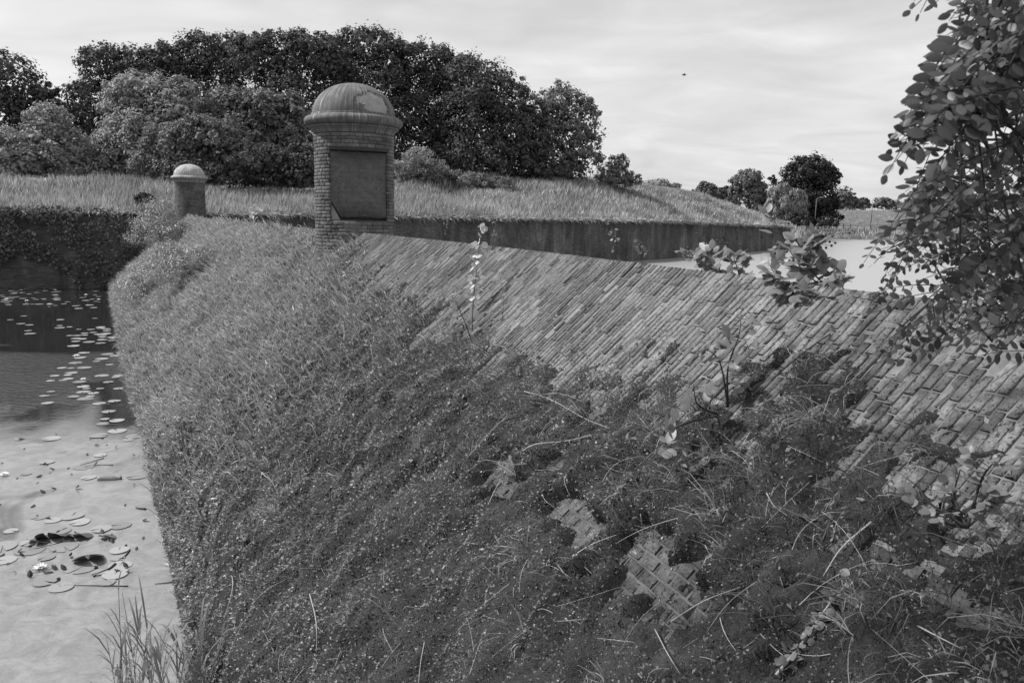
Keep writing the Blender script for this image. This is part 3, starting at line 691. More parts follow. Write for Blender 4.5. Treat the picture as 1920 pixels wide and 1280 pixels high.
stuff('moss', moss_me, 'dark moss carpet covering the lower slope of the dam', 'moss')
def sample_slope(n, rng, near=1.0, smin=1.6, smax=49, tmin=.05, pw=None):
    """points on the moss surface, denser close by; returns position, normal, up-slope, along, s, p, distance"""
    f = rng.random(n); s = smin*(smax/smin)**f if near == 1 else smin+(smax-smin)*f**near
    i = np.clip(np.searchsorted(GS, s), 0, len(GS)-1); j = rng.integers(0, 189, n)
    u = rng.random(n)[:, None]; i2 = np.minimum(i+1, len(GS)-1); fr = rng.random(n)[:, None]
    P = (GPT[i, j]*(1-u)+GPT[i, j+1]*u)*(1-fr)+(GPT[i2, j]*(1-u)+GPT[i2, j+1]*u)*fr
    ok = GT[i, j] > tmin
    if pw is not None: ok &= pw(GS[i], GP[i, j], rng.random(n))
    px = proj(P); ok &= (px[:, 0] > -80) & (px[:, 0] < 2000) & (px[:, 1] < 1400)
    return P[ok], GN[i, j][ok], GU[i, j][ok], GA[i, j][ok], GS[i][ok], GP[i, j][ok], np.linalg.norm(P[ok]-EYE, axis=1)
def slope_leaves():
    rng = np.random.default_rng(31)
    P, Nn, U, A, s, p, d = sample_slope(1000000, rng, 1, tmin=-.35)
    # thin out where the taller grass takes over
    tt = moss_t(s, p); O, _, _, nn = frame(s, p); lowm = tt < .03; P[lowm] = O[lowm]+nn[lowm]*.004
    keep = rng.random(len(P)) < np.interp(s, [0, 11, 20], [1, .8, .15])*np.where(lowm, .28, 1)*np.where(lowm & (p < np.interp(s, LIM_S, LIM_P)-.05), .25, 1); P, Nn, U, A, d = P[keep], Nn[keep], U[keep], A[keep], d[keep]
    n = len(P); L = .0036*np.maximum(d, 3.0)*.85*rng.uniform(.5, 1.6, n)
    D = unit(Nn*rng.uniform(.1, 1.1, n)[:, None]+rnd_dir(n, rng)*.9-U*.35); W = unit(np.cross(D, rnd_dir(n, rng)))
    V, F = rhombs(P-Nn*.004, D, W, L, L*.62, .08)
    print('moss leaves', n); return np_mesh('moss_shoots', V, F, M['moss_leaf'])
stuff('moss_shoots', slope_leaves(), 'tiny leafy shoots of the moss on the dam slope', 'moss')
def slope_grass():
    rng = np.random.default_rng(32)
    # meadow on the far half of the dam
    P, Nn, U, A, s, p, d = sample_slope(185000, rng, .9, 8.5, 50, .0, lambda s, p, r: r < np.clip((s-8.5-2.0*(p < 1.6))/11, 0, 1)*np.interp(p, [0, .25, .6], [.5, .8, 1]))
    n = len(P); cl = fbm(P[:, 0]*.9, P[:, 1]*.9, P[:, 2]*.9, seed=33)
    L = rng.uniform(.08, .26, n)*np.interp(s, [9, 16, 30], [.5, .8, 1.0])*(.4+1.1*cl); up = np.array([0, 0, 1.0])
    D0 = unit(Nn*.45+up*.55+rnd_dir(n, rng)*1.05); B = unit(-U*.2+rnd_dir(n, rng)*1.1)
    D0 = unit(D0+B*.35); V, F = rhombs(P-Nn*.01, D0, unit(np.cross(D0, rnd_dir(n, rng))), L, .0009*d*rng.uniform(.5, 1.4, n)+.002, rng.uniform(-.2, .2, n)[:, None])
    stuff('meadow_grass', np_mesh('meadow_grass', V, F, M['mid_grass']), 'tall pale grass growing over the far part of the dam slope', 'grass')
    # seed heads and dry stems among it
    P, Nn, U, A, s, p, d = sample_slope(20000, rng, .9, 8.5, 50, .0, lambda s, p, r: r < np.clip((s-8)/8, .05, 1))
    n = len(P); L = rng.uniform(.15, .42, n); D0 = unit(Nn*.4+up*.9+rnd_dir(n, rng)*.3); B = unit(-U+rnd_dir(n, rng)*.7)
    V, F = blades(P, D0, B, L, .0007*d+.002, rng.uniform(.3, 1.0, n), unit(np.cross(D0, rnd_dir(n, rng))))
    stuff('dry_stems', np_mesh('dry_stems', V, F, M['pale_grass']), 'bleached dry grass stems standing in the meadow on the dam', 'grass')
    # near tufts, fine and tangled
    tuft = []
    P, Nn, U, A, s, p, d = sample_slope(2600, rng, 1, 3.2, 16, .15)
    edge = np.exp(-((p-np.interp(s, LIM_S, LIM_P)-.22)/.3)**2); k = rng.random(len(P)) < .12+.8*edge
    acc = {0: [], 1: []}
    for q in np.where(k)[0]:
        m = int(rng.integers(8, 30)); c = P[q]+rng.normal(0, .02, (m, 3)); D0 = unit(Nn[q]*.8+rnd_dir(m, rng)*.7+np.array([0, 0, .3])); B = unit(-U[q]+rnd_dir(m, rng)*1.0)
        Ln = rng.uniform(.05, .17, m)*rng.uniform(.6, 1.4)
        acc[int(rng.random() < .22)].append((c, D0, B, Ln))
    for kind, nm, mat, lab in ((0, 'grass_tufts', 'dark_grass', 'green grass tufts rooted along the moss edge below the bare bricks'), (1, 'withered_tufts', 'pale_grass', 'withered pale grass tufts scattered over the moss of the dam')):
        c, D0, B, Ln = (np.concatenate(x) for x in zip(*acc[kind])); n = len(c)
        V, F = blades(c, D0, B, Ln, rng.uniform(.0018, .0042, n), rng.uniform(.3, 1.2, n), unit(np.cross(D0, rnd_dir(n, rng)))); stuff(nm, np_mesh(nm, V, F, M[mat]), lab, 'grass')
    # curling straws lying on the moss
    P, Nn, U, A, s, p, d = sample_slope(1100, rng, 1, 3.2, 18, .1); a = Acc()
    for q in range(len(P)):
        dirv = unit(U[q]*rng.normal()+A[q]*rng.normal()); sd = np.cross(Nn[q], dirv); L = rng.uniform(.04, .26)*np.clip(rng.normal(1, .3), .4, 1.8); c = rng.normal(0, .25)
        t = np.linspace(0, 1, 6)[:, None]; pts = P[q]+dirv*t*L+sd*c*L*(t**2)+Nn[q]*(.008+.04*np.sin(t*np.pi)*rng.random())
        a.add(*tube(pts, np.linspace(.0013, .0005, 6)*rng.uniform(.6, 1.2), 3, False))
    stuff('straw_litter', a.mesh('straw_litter', M['straw']), 'thin curling straws lying on the moss', 'straw')
    # broad little weed leaves
    P, Nn, U, A, s, p, d = sample_slope(42000, rng, 1, 3.0, 40, .1); cl = fbm(P[:, 0]*2.2, P[:, 1]*2.2, P[:, 2]*2.2, seed=36); k = cl > .53; P, Nn, U = P[k], Nn[k], U[k]; n = len(P)
    D0 = unit(Nn*.7+rnd_dir(n, rng)); V, F = rhombs(P+Nn*rng.uniform(0, .03, n)[:, None], D0, unit(np.cross(D0, rnd_dir(n, rng))), rng.uniform(.01, .026, n), rng.uniform(.006, .015, n), .1)
    stuff('low_weeds', np_mesh('low_weeds', V, F, M['bramble_leaf']), 'low broad-leaved weeds dotted over the moss', 'weeds')
slope_grass()
def leafy_weeds():
    rng = np.random.default_rng(38); P, Nn, U, A, s, p, d = sample_slope(4200, rng, 1, 3.2, 34, .0); lim = np.interp(s, LIM_S, LIM_P)
    k = rng.random(len(P)) < np.where(abs(p-lim-.25) < .3, .17, .05); C, Us, Ls, Bs = [], [], [], []
    for q in np.where(k)[0]:
        m = int(rng.integers(10, 44)); r = rng.uniform(.03, .12)*np.interp(d[q], [3, 12, 30], [1, 1.6, 2.4]); o = rnd_dir(m, rng); o = np.where((o @ Nn[q] < 0)[:, None], -o, o)
        C.append(P[q]+o*r*rng.random(m)[:, None]**.5); Us.append(unit(o+rnd_dir(m, rng)*.6)); L = rng.uniform(.012, .032)*np.interp(d[q], [3, 12, 30], [1, 2.0, 3.2]); Ls.append(L*rng.uniform(.6, 1.3, m)); Bs.append(np.full(m, rng.uniform(.3, .75)))
    C, Us, Ls, Bs = map(np.concatenate, (C, Us, Ls, Bs)); V, F = rhombs(C, Us, unit(np.cross(Us, rnd_dir(len(C), rng))), Ls, Ls*Bs, .12)
    stuff('leafy_weeds', np_mesh('leafy_weeds', V, F, M['weed_leaf']), 'bushy little weeds growing in clumps out of the moss on the dam', 'weeds')
leafy_weeds()

# ------------------------------------------------------------------ grass of the rampart, far bank, creeper on the wall
def rampart_grass():
    rng = np.random.default_rng(41); n = 100000
    t = rng.uniform(_wl[1]-14, _wl[4]+12, n); v = rng.uniform(0.0, 1, n)**1.15*np.interp(t, [_wl[2]+10, _wl[3]-8, _wl[4]], [12, 20, 14]); P = rampart_pt(t, v)
    d = np.linalg.norm(P-EYE, axis=1); cl = fbm(P[:, 0]*.35, P[:, 1]*.35, seed=43)
    L = rng.uniform(.3, .95, n)*(.25+1.4*cl); D0 = unit(np.array([0, 0, 1.0])+rnd_dir(n, rng)*.35); B = unit(np.array([.8, -.3, -.2])+rnd_dir(n, rng)*.8)
    D0 = unit(D0+B*.25); V, F = rhombs(P, D0, unit(np.cross(D0, rnd_dir(n, rng))), L, .00105*d*rng.uniform(.7, 1.4, n))
    stuff('rampart_grass', np_mesh('rampart_grass', V, F, M['berm_grass']), 'long windblown grass on the rampart above the wall', 'grass')
    n = 9000; t = rng.uniform(_wl[1]-14, _wl[4]+10, n); v = rng.uniform(-.25, .5, n)*(fbm(t*.6, t*0+1.0, seed=48)*1.6); P = rampart_pt(t, np.maximum(v, 0)); nn = wall_n(t); P[:, :2] -= nn*.12; P[:, 2] += .12; o3 = np.concatenate([-nn, np.zeros((n, 1))], -1)
    D0 = unit(o3*.7+np.array([0, 0, -.15])+rnd_dir(n, rng)*.5); V, F = rhombs(P, D0, unit(np.cross(D0, rnd_dir(n, rng))), rng.uniform(.2, .7, n), .0009*np.linalg.norm(P-EYE, axis=1)); stuff('overhanging_grass', np_mesh('overhanging_grass', V, F, M['berm_grass']), 'ragged grass hanging over the top edge of the rampart wall', 'grass')
    n = 9000; X = rng.uniform(40, 150, n); Y = np.concatenate([rng.uniform(188.5, 196, n//2), rng.uniform(196, 226, n-n//2)]); P = np.stack([X, Y, far_z(X, Y)], -1)
    D0 = unit(np.array([0, 0, 1.0])+rnd_dir(n, rng)*.3); V, F = blades(P, D0, rnd_dir(n, rng), rng.uniform(.6, 1.6, n)*np.where(Y < 196, 1.2, .6), .1, .4, unit(np.cross(D0, rnd_dir(n, rng))))
    stuff('far_bank_grass', np_mesh('far_bank_grass', V, F, M['mid_grass']), 'reedy grass along the far bank of the moat', 'grass')
    # creeper hanging over the left stretch of wall
    n = 26000; t = _wl[1]+3-rng.uniform(0, 1, n)**.8*36; P, zt = wall_pt(t); nn = wall_n(t)
    hang = np.clip(fbm(t*.5, t*0+2.0, seed=45)*1.3, .2, 1.2); z = zt+.25-(rng.random(n)**1.2)*4.0*np.clip(hang+.25, 0, 1.1); cover = fbm(t*.9, z*1.1, seed=46) > .36; 
    off = .25+.35*fbm(t*.8, z*.9, seed=47)*np.clip((z-.3)/3.5, .15, 1)
    C = np.concatenate([P-nn*off[:, None], z[:, None]], -1)[cover & (z > .05)]; m = len(C); D0 = unit(rnd_dir(m, rng)+np.array([0, -.3, -.5]))
    V, F = rhombs(C, D0, unit(np.cross(D0, rnd_dir(m, rng))), rng.uniform(.1, .22, m), rng.uniform(.07, .15, m), .1); stuff('wall_creeper', np_mesh('wall_creeper', V, F, M['creeper_leaf']), 'dark creeper hanging down the left rampart wall to the water', 'creeper')
rampart_grass()

# ------------------------------------------------------------------ trees and bushes
def tree(name, label, cat, base, lobes, n, leaf, mat, seed, trunk=True, group=None, stretch=1.0, tight=.8, droop=0.0, gap=.0, clump=.55):
    """base: ground point; lobes: (dx, dy, dz, rx, ry, rz) ellipsoids relative to it"""
    rng = np.random.default_rng(seed); root = empty(name, base); tag(root, label, cat, group)
    n = int(n*1.85); leaf = leaf*.68
    lob = np.array(lobes, float); vol = lob[:, 3]*lob[:, 5]; vol = vol/vol.sum(); Cs, Ns, Sz = [], [], []
    for l, w in zip(lob, vol):
        k = max(8, int(n*w/45)); dirs = rnd_dir(k, rng); dirs[:, 2] = np.where(dirs[:, 2] < -.5, -dirs[:, 2], dirs[:, 2]); r = rng.uniform(tight*.75, 1.04, k)**.7
        cc = l[:3]+dirs*l[3:6]*r[:, None]; cr = clump*np.cbrt(l[3]*l[4]*l[5])*rng.uniform(.2, .6, k)
        if gap: keep = rng.random(k) > gap; cc, cr, dirs = cc[keep], cr[keep], dirs[keep]; k = len(cc)
        for q in range(k):
            m = int(45*rng.uniform(.6, 1.4)); o = rnd_dir(m, rng); rad = rng.random(m)**.45; 
            Cs.append(cc[q]+o*rad[:, None]*cr[q]*np.array([1, 1, .8])); Ns.append(unit(o*.8+dirs[q]*.6+np.array([0, 0, .35]))); Sz.append(np.full(m, rng.uniform(.8, 1.2)))
        m = int(n*w*.25); o = rnd_dir(m, rng); Cs.append(l[:3]+o*l[3:6]*(rng.random(m)**.5*.8)[:, None]); Ns.append(o); Sz.append(np.full(m, 1.25))
    C = np.concatenate(Cs); Nn = np.concatenate(Ns); sz = np.concatenate(Sz); m = len(C)
    U = unit(np.cross(Nn, rnd_dir(m, rng))+Nn*.25+np.array([0, 0, -droop])); W = unit(np.cross(Nn+rnd_dir(m, rng)*.5, U)); L = leaf*sz*rng.uniform(.6, 1.4, m)
    V, F = rhombs(C-U*L[:, None]*.5, U, W, L*stretch, L*.75/stretch**.5, .08); obj('crown', np_mesh('crown', V, F, mat), root)
    if trunk:
        a = Acc(); zt = lob[:, 2].mean(); rr = .022*(lob[:, 2]+lob[:, 5]).max()+.02; top = np.array([lob[:, 0].mean(), lob[:, 1].mean(), zt])
        a.add(*tube(spline([[0, 0, -.4], [top[0]*.2, top[1]*.2, zt*.4], top], 7), np.linspace(rr*1.25, rr*.5, 7), 8))
        for l in lob:
            st = top*np.array([.15, .15, .38]); a.add(*tube(spline([st, (st+l[:3])/2+np.array([0, 0, .05*zt]), l[:3]+np.array([0, 0, l[5]*.6])], 6), np.linspace(rr*.45, rr*.08, 6), 5))
        obj('trunk', a.mesh('trunk', M['bark'], True), root)
    return root
def ground_at(x, y):
    """height of the rampart earth under a point"""
    t = np.arange(0, _wl[-1], .5); P, _ = wall_pt(t); n = wall_n(t); rel = np.array([x, y])-P; along = np.abs(rel[:, 0]*n[:, 1]-rel[:, 1]*n[:, 0]); v = (rel*n).sum(1)
    k = np.argmin(along+np.where(v < 0, 1e3, 0)); return float(rampart_pt(t[k], max(v[k], 0))[2])
def px_tree(name, label, cat, Y, x0, x1, ytop, lobes_px, n, leaf, mat, seed, zb=None, **kw):
    """lobes as (x, y, rx, ry[, depth shift]) in pixels of the photograph at depth Y"""
    b = aty((x0+x1)/2, 400, Y); z = ground_at(b[0], b[1]) if zb is None else zb; base = np.array([b[0], Y, z]); lobes = []
    sc = Y/FPX
    for l in lobes_px:
        c = aty(l[0], l[1], Y+(l[4] if len(l) > 4 else 0)); rx, rz = l[2]*sc, l[3]*sc; lobes.append((*(c-base), rx, max(rx*.85, 0.4), rz))
    return tree(name, label, cat, base, lobes, n, leaf, mat, seed, **kw)
OAK, MIDL, LIGHT = M['oak_leaf'], M['mid_leaf'], M['light_leaf']
px_tree('oak_tree', 'dark broad tree cut by the left edge of the picture', 'tree', 84, -60, 110, 105, [(15, 175, 75, 70), (-20, 250, 80, 80), (70, 230, 50, 70), (95, 195, 28, 30), (40, 300, 70, 50)], 9000, .42, OAK, 101)
px_tree('oak_tree', 'dark tree with a knobbly top behind the tall pale bush at left', 'tree', 88, 140, 310, 80, [(205, 130, 55, 48), (265, 140, 55, 50), (300, 125, 42, 40), (180, 210, 60, 70), (150, 260, 55, 70), (255, 240, 60, 80)], 10000, .42, OAK, 102)
px_tree('oak_tree', 'dark rounded tree above and between the two pale bushes', 'tree', 90, 310, 480, 66, [(385, 112, 62, 46), (335, 130, 48, 48), (445, 118, 52, 50), (390, 210, 85, 80), (400, 290, 80, 60)], 11000, .42, OAK, 103)
px_tree('oak_tree', 'tall dark tree rising left of the near turret', 'tree', 86, 450, 620, 60, [(520, 110, 62, 50), (580, 112, 55, 50), (478, 120, 50, 50), (620, 115, 40, 48), (540, 210, 85, 80), (540, 300, 75, 60)], 11000, .42, OAK, 104)
px_tree('oak_tree', 'tallest dark tree directly behind the dome of the near turret', 'tree', 90, 600, 780, 55, [(690, 105, 68, 50), (640, 130, 50, 52), (745, 130, 58, 56), (690, 200, 100, 80), (690, 290, 95, 70)], 12000, .42, OAK, 105)
px_tree('oak_tree', 'dark tree sloping down to the right of the near turret', 'tree', 92, 740, 880, 85, [(795, 132, 58, 52), (850, 150, 50, 50), (800, 230, 80, 80), (830, 290, 75, 60)], 10000, .42, OAK, 106)
px_tree('oak_tree', 'dense dark tree with a domed crown right of the near turret', 'tree', 88, 830, 1030, 106, [(895, 170, 62, 62), (945, 200, 55, 60), (880, 240, 70, 70), (965, 265, 60, 65), (900, 300, 85, 45), (990, 300, 45, 45)], 12500, .42, OAK, 107)
px_tree('poplar_tree', 'airy tree with sky showing through at the right end of the wood', 'tree', 90, 1000, 1140, 160, [(1050, 200, 48, 42), (1085, 235, 48, 50), (1040, 265, 45, 55), (1095, 290, 42, 42), (1050, 310, 50, 25), (1012, 225, 42, 50), (1005, 290, 40, 45)], 7000, .42, M['mid_leaf'], 108, gap=.12)
px_tree('pointed_bush', 'small pointed bush on the rampart right of the wood', 'bush', 92, 1115, 1205, 290, [(1158, 314, 24, 24), (1150, 330, 40, 18), (1185, 338, 24, 14), (1150, 342, 45, 14)], 3000, .3, M['mid_leaf'], 109, trunk=False)
px_tree('willow_bush', 'tall pale feathery bush behind the far turret, left', 'bush', 62, 180, 385, 140, [(255, 195, 60, 52), (320, 205, 62, 60), (280, 260, 90, 65), (225, 290, 50, 48), (220, 330, 50, 26), (290, 328, 70, 28)], 15000, .3, LIGHT, 110, stretch=1.5, droop=.3)
px_tree('willow_bush', 'pale grey bush with several soft tops left of the near turret', 'bush', 64, 390, 585, 165, [(430, 205, 45, 42), (490, 215, 50, 48), (545, 240, 42, 60), (450, 260, 70, 60), (520, 300, 62, 45), (450, 335, 70, 22), (540, 335, 60, 24)], 13000, .3, M['mid_leaf'], 111, stretch=1.4, droop=.2)
px_tree('leafy_bush', 'round light bush standing near the left edge, second from the left', 'bush', 60, 40, 165, 200, [(95, 245, 50, 45), (110, 285, 62, 45), (70, 300, 50, 35), (110, 322, 60, 22), (165, 322, 40, 24)], 8000, .3, LIGHT, 112)
px_tree('leafy_bush', 'light bush cut by the left edge above the rampart grass', 'bush', 58, -50, 80, 240, [(10, 285, 50, 42), (45, 300, 45, 32), (-30, 300, 40, 40), (20, 322, 60, 18)], 7000, .3, LIGHT, 113)
px_tree('hawthorn_bush', 'low spreading dark bush right behind the far turret', 'bush', 57, 250, 490, 225, [(330, 275, 62, 42), (390, 262, 62, 40), (300, 312, 55, 28), (440, 300, 50, 38), (360, 325, 80, 26)], 10000, .26, M['mid_leaf'], 114, stretch=1.3, droop=.3)
px_tree('hawthorn_bush', 'low dark bush filling the gap just left of the near turret', 'bush', 60, 450, 600, 260, [(500, 305, 50, 32), (560, 310, 42, 38), (590, 300, 30, 45), (480, 335, 50, 20), (560, 338, 50, 20)], 6000, .26, OAK, 115)
px_tree('hawthorn_bush', 'dark undergrowth under the trees right of the near turret', 'bush', 88, 740, 960, 300, [(770, 320, 45, 22), (850, 318, 55, 24), (930, 320, 55, 24), (1010, 322, 55, 20), (700, 320, 60, 30), (1060, 325, 50, 16)], 7000, .34, OAK, 116, trunk=False)
px_tree('tangled_shrub', 'sparse light twiggy shrub just right of the near turret', 'bush', 80, 740, 830, 270, [(785, 300, 34, 24), (765, 315, 32, 20), (812, 318, 26, 18)], 1300, .24, LIGHT, 117, stretch=2.4, gap=.25, trunk=False)
px_tree('bramble_thicket', 'dark thicket on the slope above the bright grass, right of the near turret', 'bush', 82, 740, 960, 320, [(765, 345, 42, 24), (820, 342, 50, 24), (880, 344, 50, 20), (930, 347, 40, 14)], 6500, .3, M['mid_leaf'], 140, trunk=False)
px_tree('undergrowth', 'dark low undergrowth between the trunks at the far left of the wood', 'bush', 76, 0, 600, 300, [(30, 300, 70, 36), (140, 300, 70, 36), (240, 305, 70, 30), (360, 305, 80, 34), (470, 310, 70, 30), (570, 312, 60, 32), (650, 315, 50, 30)], 12000, .42, OAK, 141, trunk=False)
px_tree('dark_bush', 'small round dark bush hanging on top of the wall left of the far turret', 'bush', 44, 250, 290, 362, [(270, 378, 19, 15)], 900, .16, OAK, 118, zb=3.75, trunk=False)
px_tree('low_bush', 'pale low bush on the skyline of the grassy rampart', 'bush', 122, 1210, 1270, 335, [(1235, 347, 24, 10), (1265, 352, 16, 8)], 1500, .35, LIGHT, 119, trunk=False)
px_tree('round_tree', 'small tree at the left of the far group beyond the rampart', 'tree', 190, 1295, 1350, 338, [(1322, 358, 20, 16), (1340, 368, 20, 14), (1305, 366, 14, 10)], 2500, .7, M['mid_leaf'], 120, zb=3)
px_tree('round_tree', 'round grey tree left of the weeping willow', 'tree', 185, 1365, 1445, 318, [(1400, 342, 30, 24), (1415, 362, 28, 24), (1385, 366, 24, 20), (1425, 382, 28, 22)], 4500, .7, M['mid_leaf'], 121, zb=3)
px_tree('round_tree', 'small dark tree between the two grey trees beyond the rampart', 'tree', 188, 1345, 1375, 350, [(1360, 364, 14, 14), (1368, 378, 18, 14)], 1500, .7, OAK, 122, zb=3)
px_tree('beech_tree', 'big almost black copper beech on the far bank', 'tree', 200, 1455, 1580, 292, [(1515, 325, 45, 32), (1490, 340, 28, 32), (1545, 338, 28, 34), (1520, 372, 55, 40), (1545, 398, 34, 28), (1500, 400, 34, 26), (1452, 342, 12, 12)], 12000, .75, M['beech_leaf'], 123, zb=2)
px_tree('weeping_willow', 'pale weeping willow in front of the black beech', 'tree', 180, 1435, 1515, 340, [(1462, 362, 20, 20), (1480, 380, 32, 26), (1500, 390, 16, 24), (1452, 385, 18, 26), (1480, 405, 30, 18)], 5500, .6, M['willow_leaf'], 124, zb=2, stretch=2.4, droop=1.6)
px_tree('field_tree', 'tree just right of the black beech on the far bank', 'tree', 230, 1568, 1612, 350, [(1585, 372, 17, 20), (1600, 384, 16, 14), (1578, 390, 16, 12)], 2500, .8, M['mid_leaf'], 125, zb=5)
px_tree('field_tree', 'small dark tree left of the far street lamp', 'tree', 235, 1605, 1632, 372, [(1618, 384, 14, 12)], 1000, .8, OAK, 126, zb=5)
px_tree('field_tree', 'small grey tree right of the far street lamp', 'tree', 235, 1638, 1680, 370, [(1652, 382, 14, 12), (1672, 386, 18, 12)], 1500, .8, M['mid_leaf'], 127, zb=5)
for i, (x, w, h) in enumerate(((1722, 34, 20), (1790, 40, 26), (1862, 38, 22), (1935, 40, 26))):
    px_tree('field_tree', ['first', 'second', 'third', 'fourth'][i]+' far tree glimpsed through the hanging leaves at right, from the left', 'tree', 235, x-w, x+w, 370, [(x, 398-h, w*.7, h), (x+w*.5, 400-h*.7, w*.5, h*.7), (x-w*.5, 400-h*.6, w*.5, h*.6)], 2200, .8, M['mid_leaf'], 130+i, zb=5)
px_tree('thorn_bush', 'small dark bush on the grassy slope below the far trees', 'bush', 126, 1340, 1385, 370, [(1362, 384, 14, 9), (1380, 388, 10, 7)], 900, .35, OAK, 128, trunk=False)
px_tree('alder_bush', 'dark bush at the water under the weeping willow', 'bush', 178, 1500, 1560, 400, [(1500, 415, 30, 12), (1545, 418, 28, 12)], 1800, .6, M['beech_leaf'], 129, zb=1.0, trunk=False)

# ------------------------------------------------------------------ leafy shrubs on the dam
def slope_hit(s, p): return surf(np.array(s), np.array(p))
def dam_shrub(name, label, s, p, lobes, n, leaf, seed, mat='shrub_leaf', **kw):
    b = slope_hit(s, p); return tree(name, label, 'shrub', b, lobes, n, leaf, M[mat], seed, **kw)
dam_shrub('pale_shrub', 'tall pale leafy shrub at the far left corner of the dam', 40.5, 1.9, [(-.3, 0, 1.0, 1.2, 1.0, .9), (.6, -.3, .8, .9, .8, .8), (-.2, .1, 1.9, .8, .7, .7)], 6500, .075, 201, clump=.7)
dam_shrub('pale_shrub', 'pale small-leaved shrub halfway down the far part of the dam', 27.5, 2.35, [(0, 0, .6, .75, .7, .6), (.5, .4, .9, .6, .6, .55), (-.5, .3, .9, .6, .6, .6)], 6500, .055, 202, clump=.7)
dam_shrub('pale_shrub', 'low pale shrub overhanging the water edge of the dam', 32, 3.2, [(0, 0, .6, .8, .8, .6), (-.2, .9, .9, .7, .8, .6)], 4000, .06, 203, clump=.7)
def sapling(name, label, P, seed, leaf=.05, mat='poplar_leaf', nleaf=40, top=.4, rad=.006, spread=1.0):
    rng = np.random.default_rng(seed); P = np.asarray(P, float); root = empty(name, P[0]); tag(root, label, 'plant'); Q = spline(P-P[0], 12)
    a = Acc(); a.add(*tube(Q, np.linspace(rad, rad*.35, 12), 6)); obj('stem', a.mesh('stem', M['twig'], True), root)
    t = top+(1-top)*rng.random(nleaf)**.8; C = np.stack([np.interp(t, np.linspace(0, 1, 12), Q[:, k]) for k in range(3)], -1)
    o = rnd_dir(nleaf, rng)*np.array([1, 1, .5]); V = []; F = []; acc = Acc()
    for q in range(nleaf):
        c = C[q]+o[q]*leaf*.55*spread; leaf_obj('leaf', root, c, unit(o[q]+np.array([0, 0, -.2])), rnd_dir(1, rng)[0], leaf*rng.uniform(.6, 1.25), .85, .12, mat)
    return root
def leaf_shape(c, U, ref, L, ratio=.6, fold=.12, teeth=0):
    W = unit(np.cross(U, ref)+1e-6); Nn = np.cross(U, W); t = np.array([0, .12, .32, .55, .78, .93, 1.0]); w = np.array([.06, .55, .95, 1.0, .72, .32, 0.0])*ratio*.5
    mid = c+np.outer(t, U)*L-np.outer(np.sin(t*np.pi)*fold*.5+t**2*fold, Nn)*L; Lf = mid+np.outer(w, W)*L+np.outer(w*fold*2.2, Nn)*L; Rt = mid-np.outer(w, W)*L+np.outer(w*fold*2.2, Nn)*L
    n = 7; V = np.concatenate([mid, Lf, Rt]); i = np.arange(n-1)
    return V, [np.concatenate([np.stack([i, i+1, n+i+1, n+i], -1), np.stack([i+1, i, 2*n+i, 2*n+i+1], -1)])]
LEAFM = {}
def leaf_obj(name, parent, c, U, ref, L, ratio, fold, mat):
    key = (ratio, fold, mat)
    if key not in LEAFM: LEAFM[key] = np_mesh(name, *leaf_shape(np.zeros(3), np.array([1.0, 0, 0]), np.array([0, 0, 1.0]), 1.0, ratio, fold), M[mat])
    U = unit(U); W = unit(np.cross(U, ref)+1e-6); Nn = np.cross(U, W)             # local x=U, y=cross(U,ref)... matches leaf_shape's own frame
    o = bpy.data.objects.new(name, LEAFM[key]); COL.objects.link(o); o.parent = parent
    Mx = Matrix(np.column_stack([U*L, -W*L, -Nn*L*-1 if False else np.cross(U, -W)*L]).tolist()).to_4x4(); Mx.translation = Vector(np.asarray(c).tolist()); o.matrix_local = Mx; return o
def on_slope(s, p, up=0.0):
    O, A, U, Nn = frame(np.array(float(s)), np.array(float(p))); return O+Nn*up
b = on_slope(8.75, .76)
sapling('poplar_sapling', 'slim poplar sapling with white leaves in the middle of the bare bricks', [b, b+[.0, .15, .22], aty(892, 520, b[1]+.3), aty(903, 425, b[1]+.45)], 301, .062, nleaf=46, top=.42, spread=1.2)
b = on_slope(28.4, .12); sapling('poplar_sapling', 'small white-leaved sapling on the ridge between the two turrets', [b, b+[.02, 0, .3], b+[.05, 0, .62]], 302, .11, nleaf=30, top=.35, spread=1.8)
b = on_slope(8.6, .82); sapling('elder_seedling', 'short leafy seedling left of the poplar sapling on the bricks', [b, b+[-.05, 0, .14], b+[-.12, -.02, .3]], 303, .06, 'bramble_leaf', 14, .3)
for i, (x, y, s0, h, lab) in enumerate(((815, 500, 11.9, .45, 'dry weed stalk on the ridge left of the poplar sapling'), (975, 465, 10.2, .36, 'thin weed on the ridge right of the poplar sapling'), (1175, 480, 7.6, .34, 'feathery weed on the ridge above the right water edge'), (1215, 490, 7.2, .2, 'short weed on the ridge beside the feathery one'), (1000, 640, 8.4, .4, 'bare thin weed stalk standing among the bricks right of the poplar sapling'))):
    b = on_slope(s0, .04 if y < 600 else .62); sapling('weed_stalk', lab, [b, b+[.01, 0, h*.5], b+[-.03, .02, h]], 310+i, .03, 'bramble_leaf', 26 if i < 4 else 6, .3, .0028, .9)

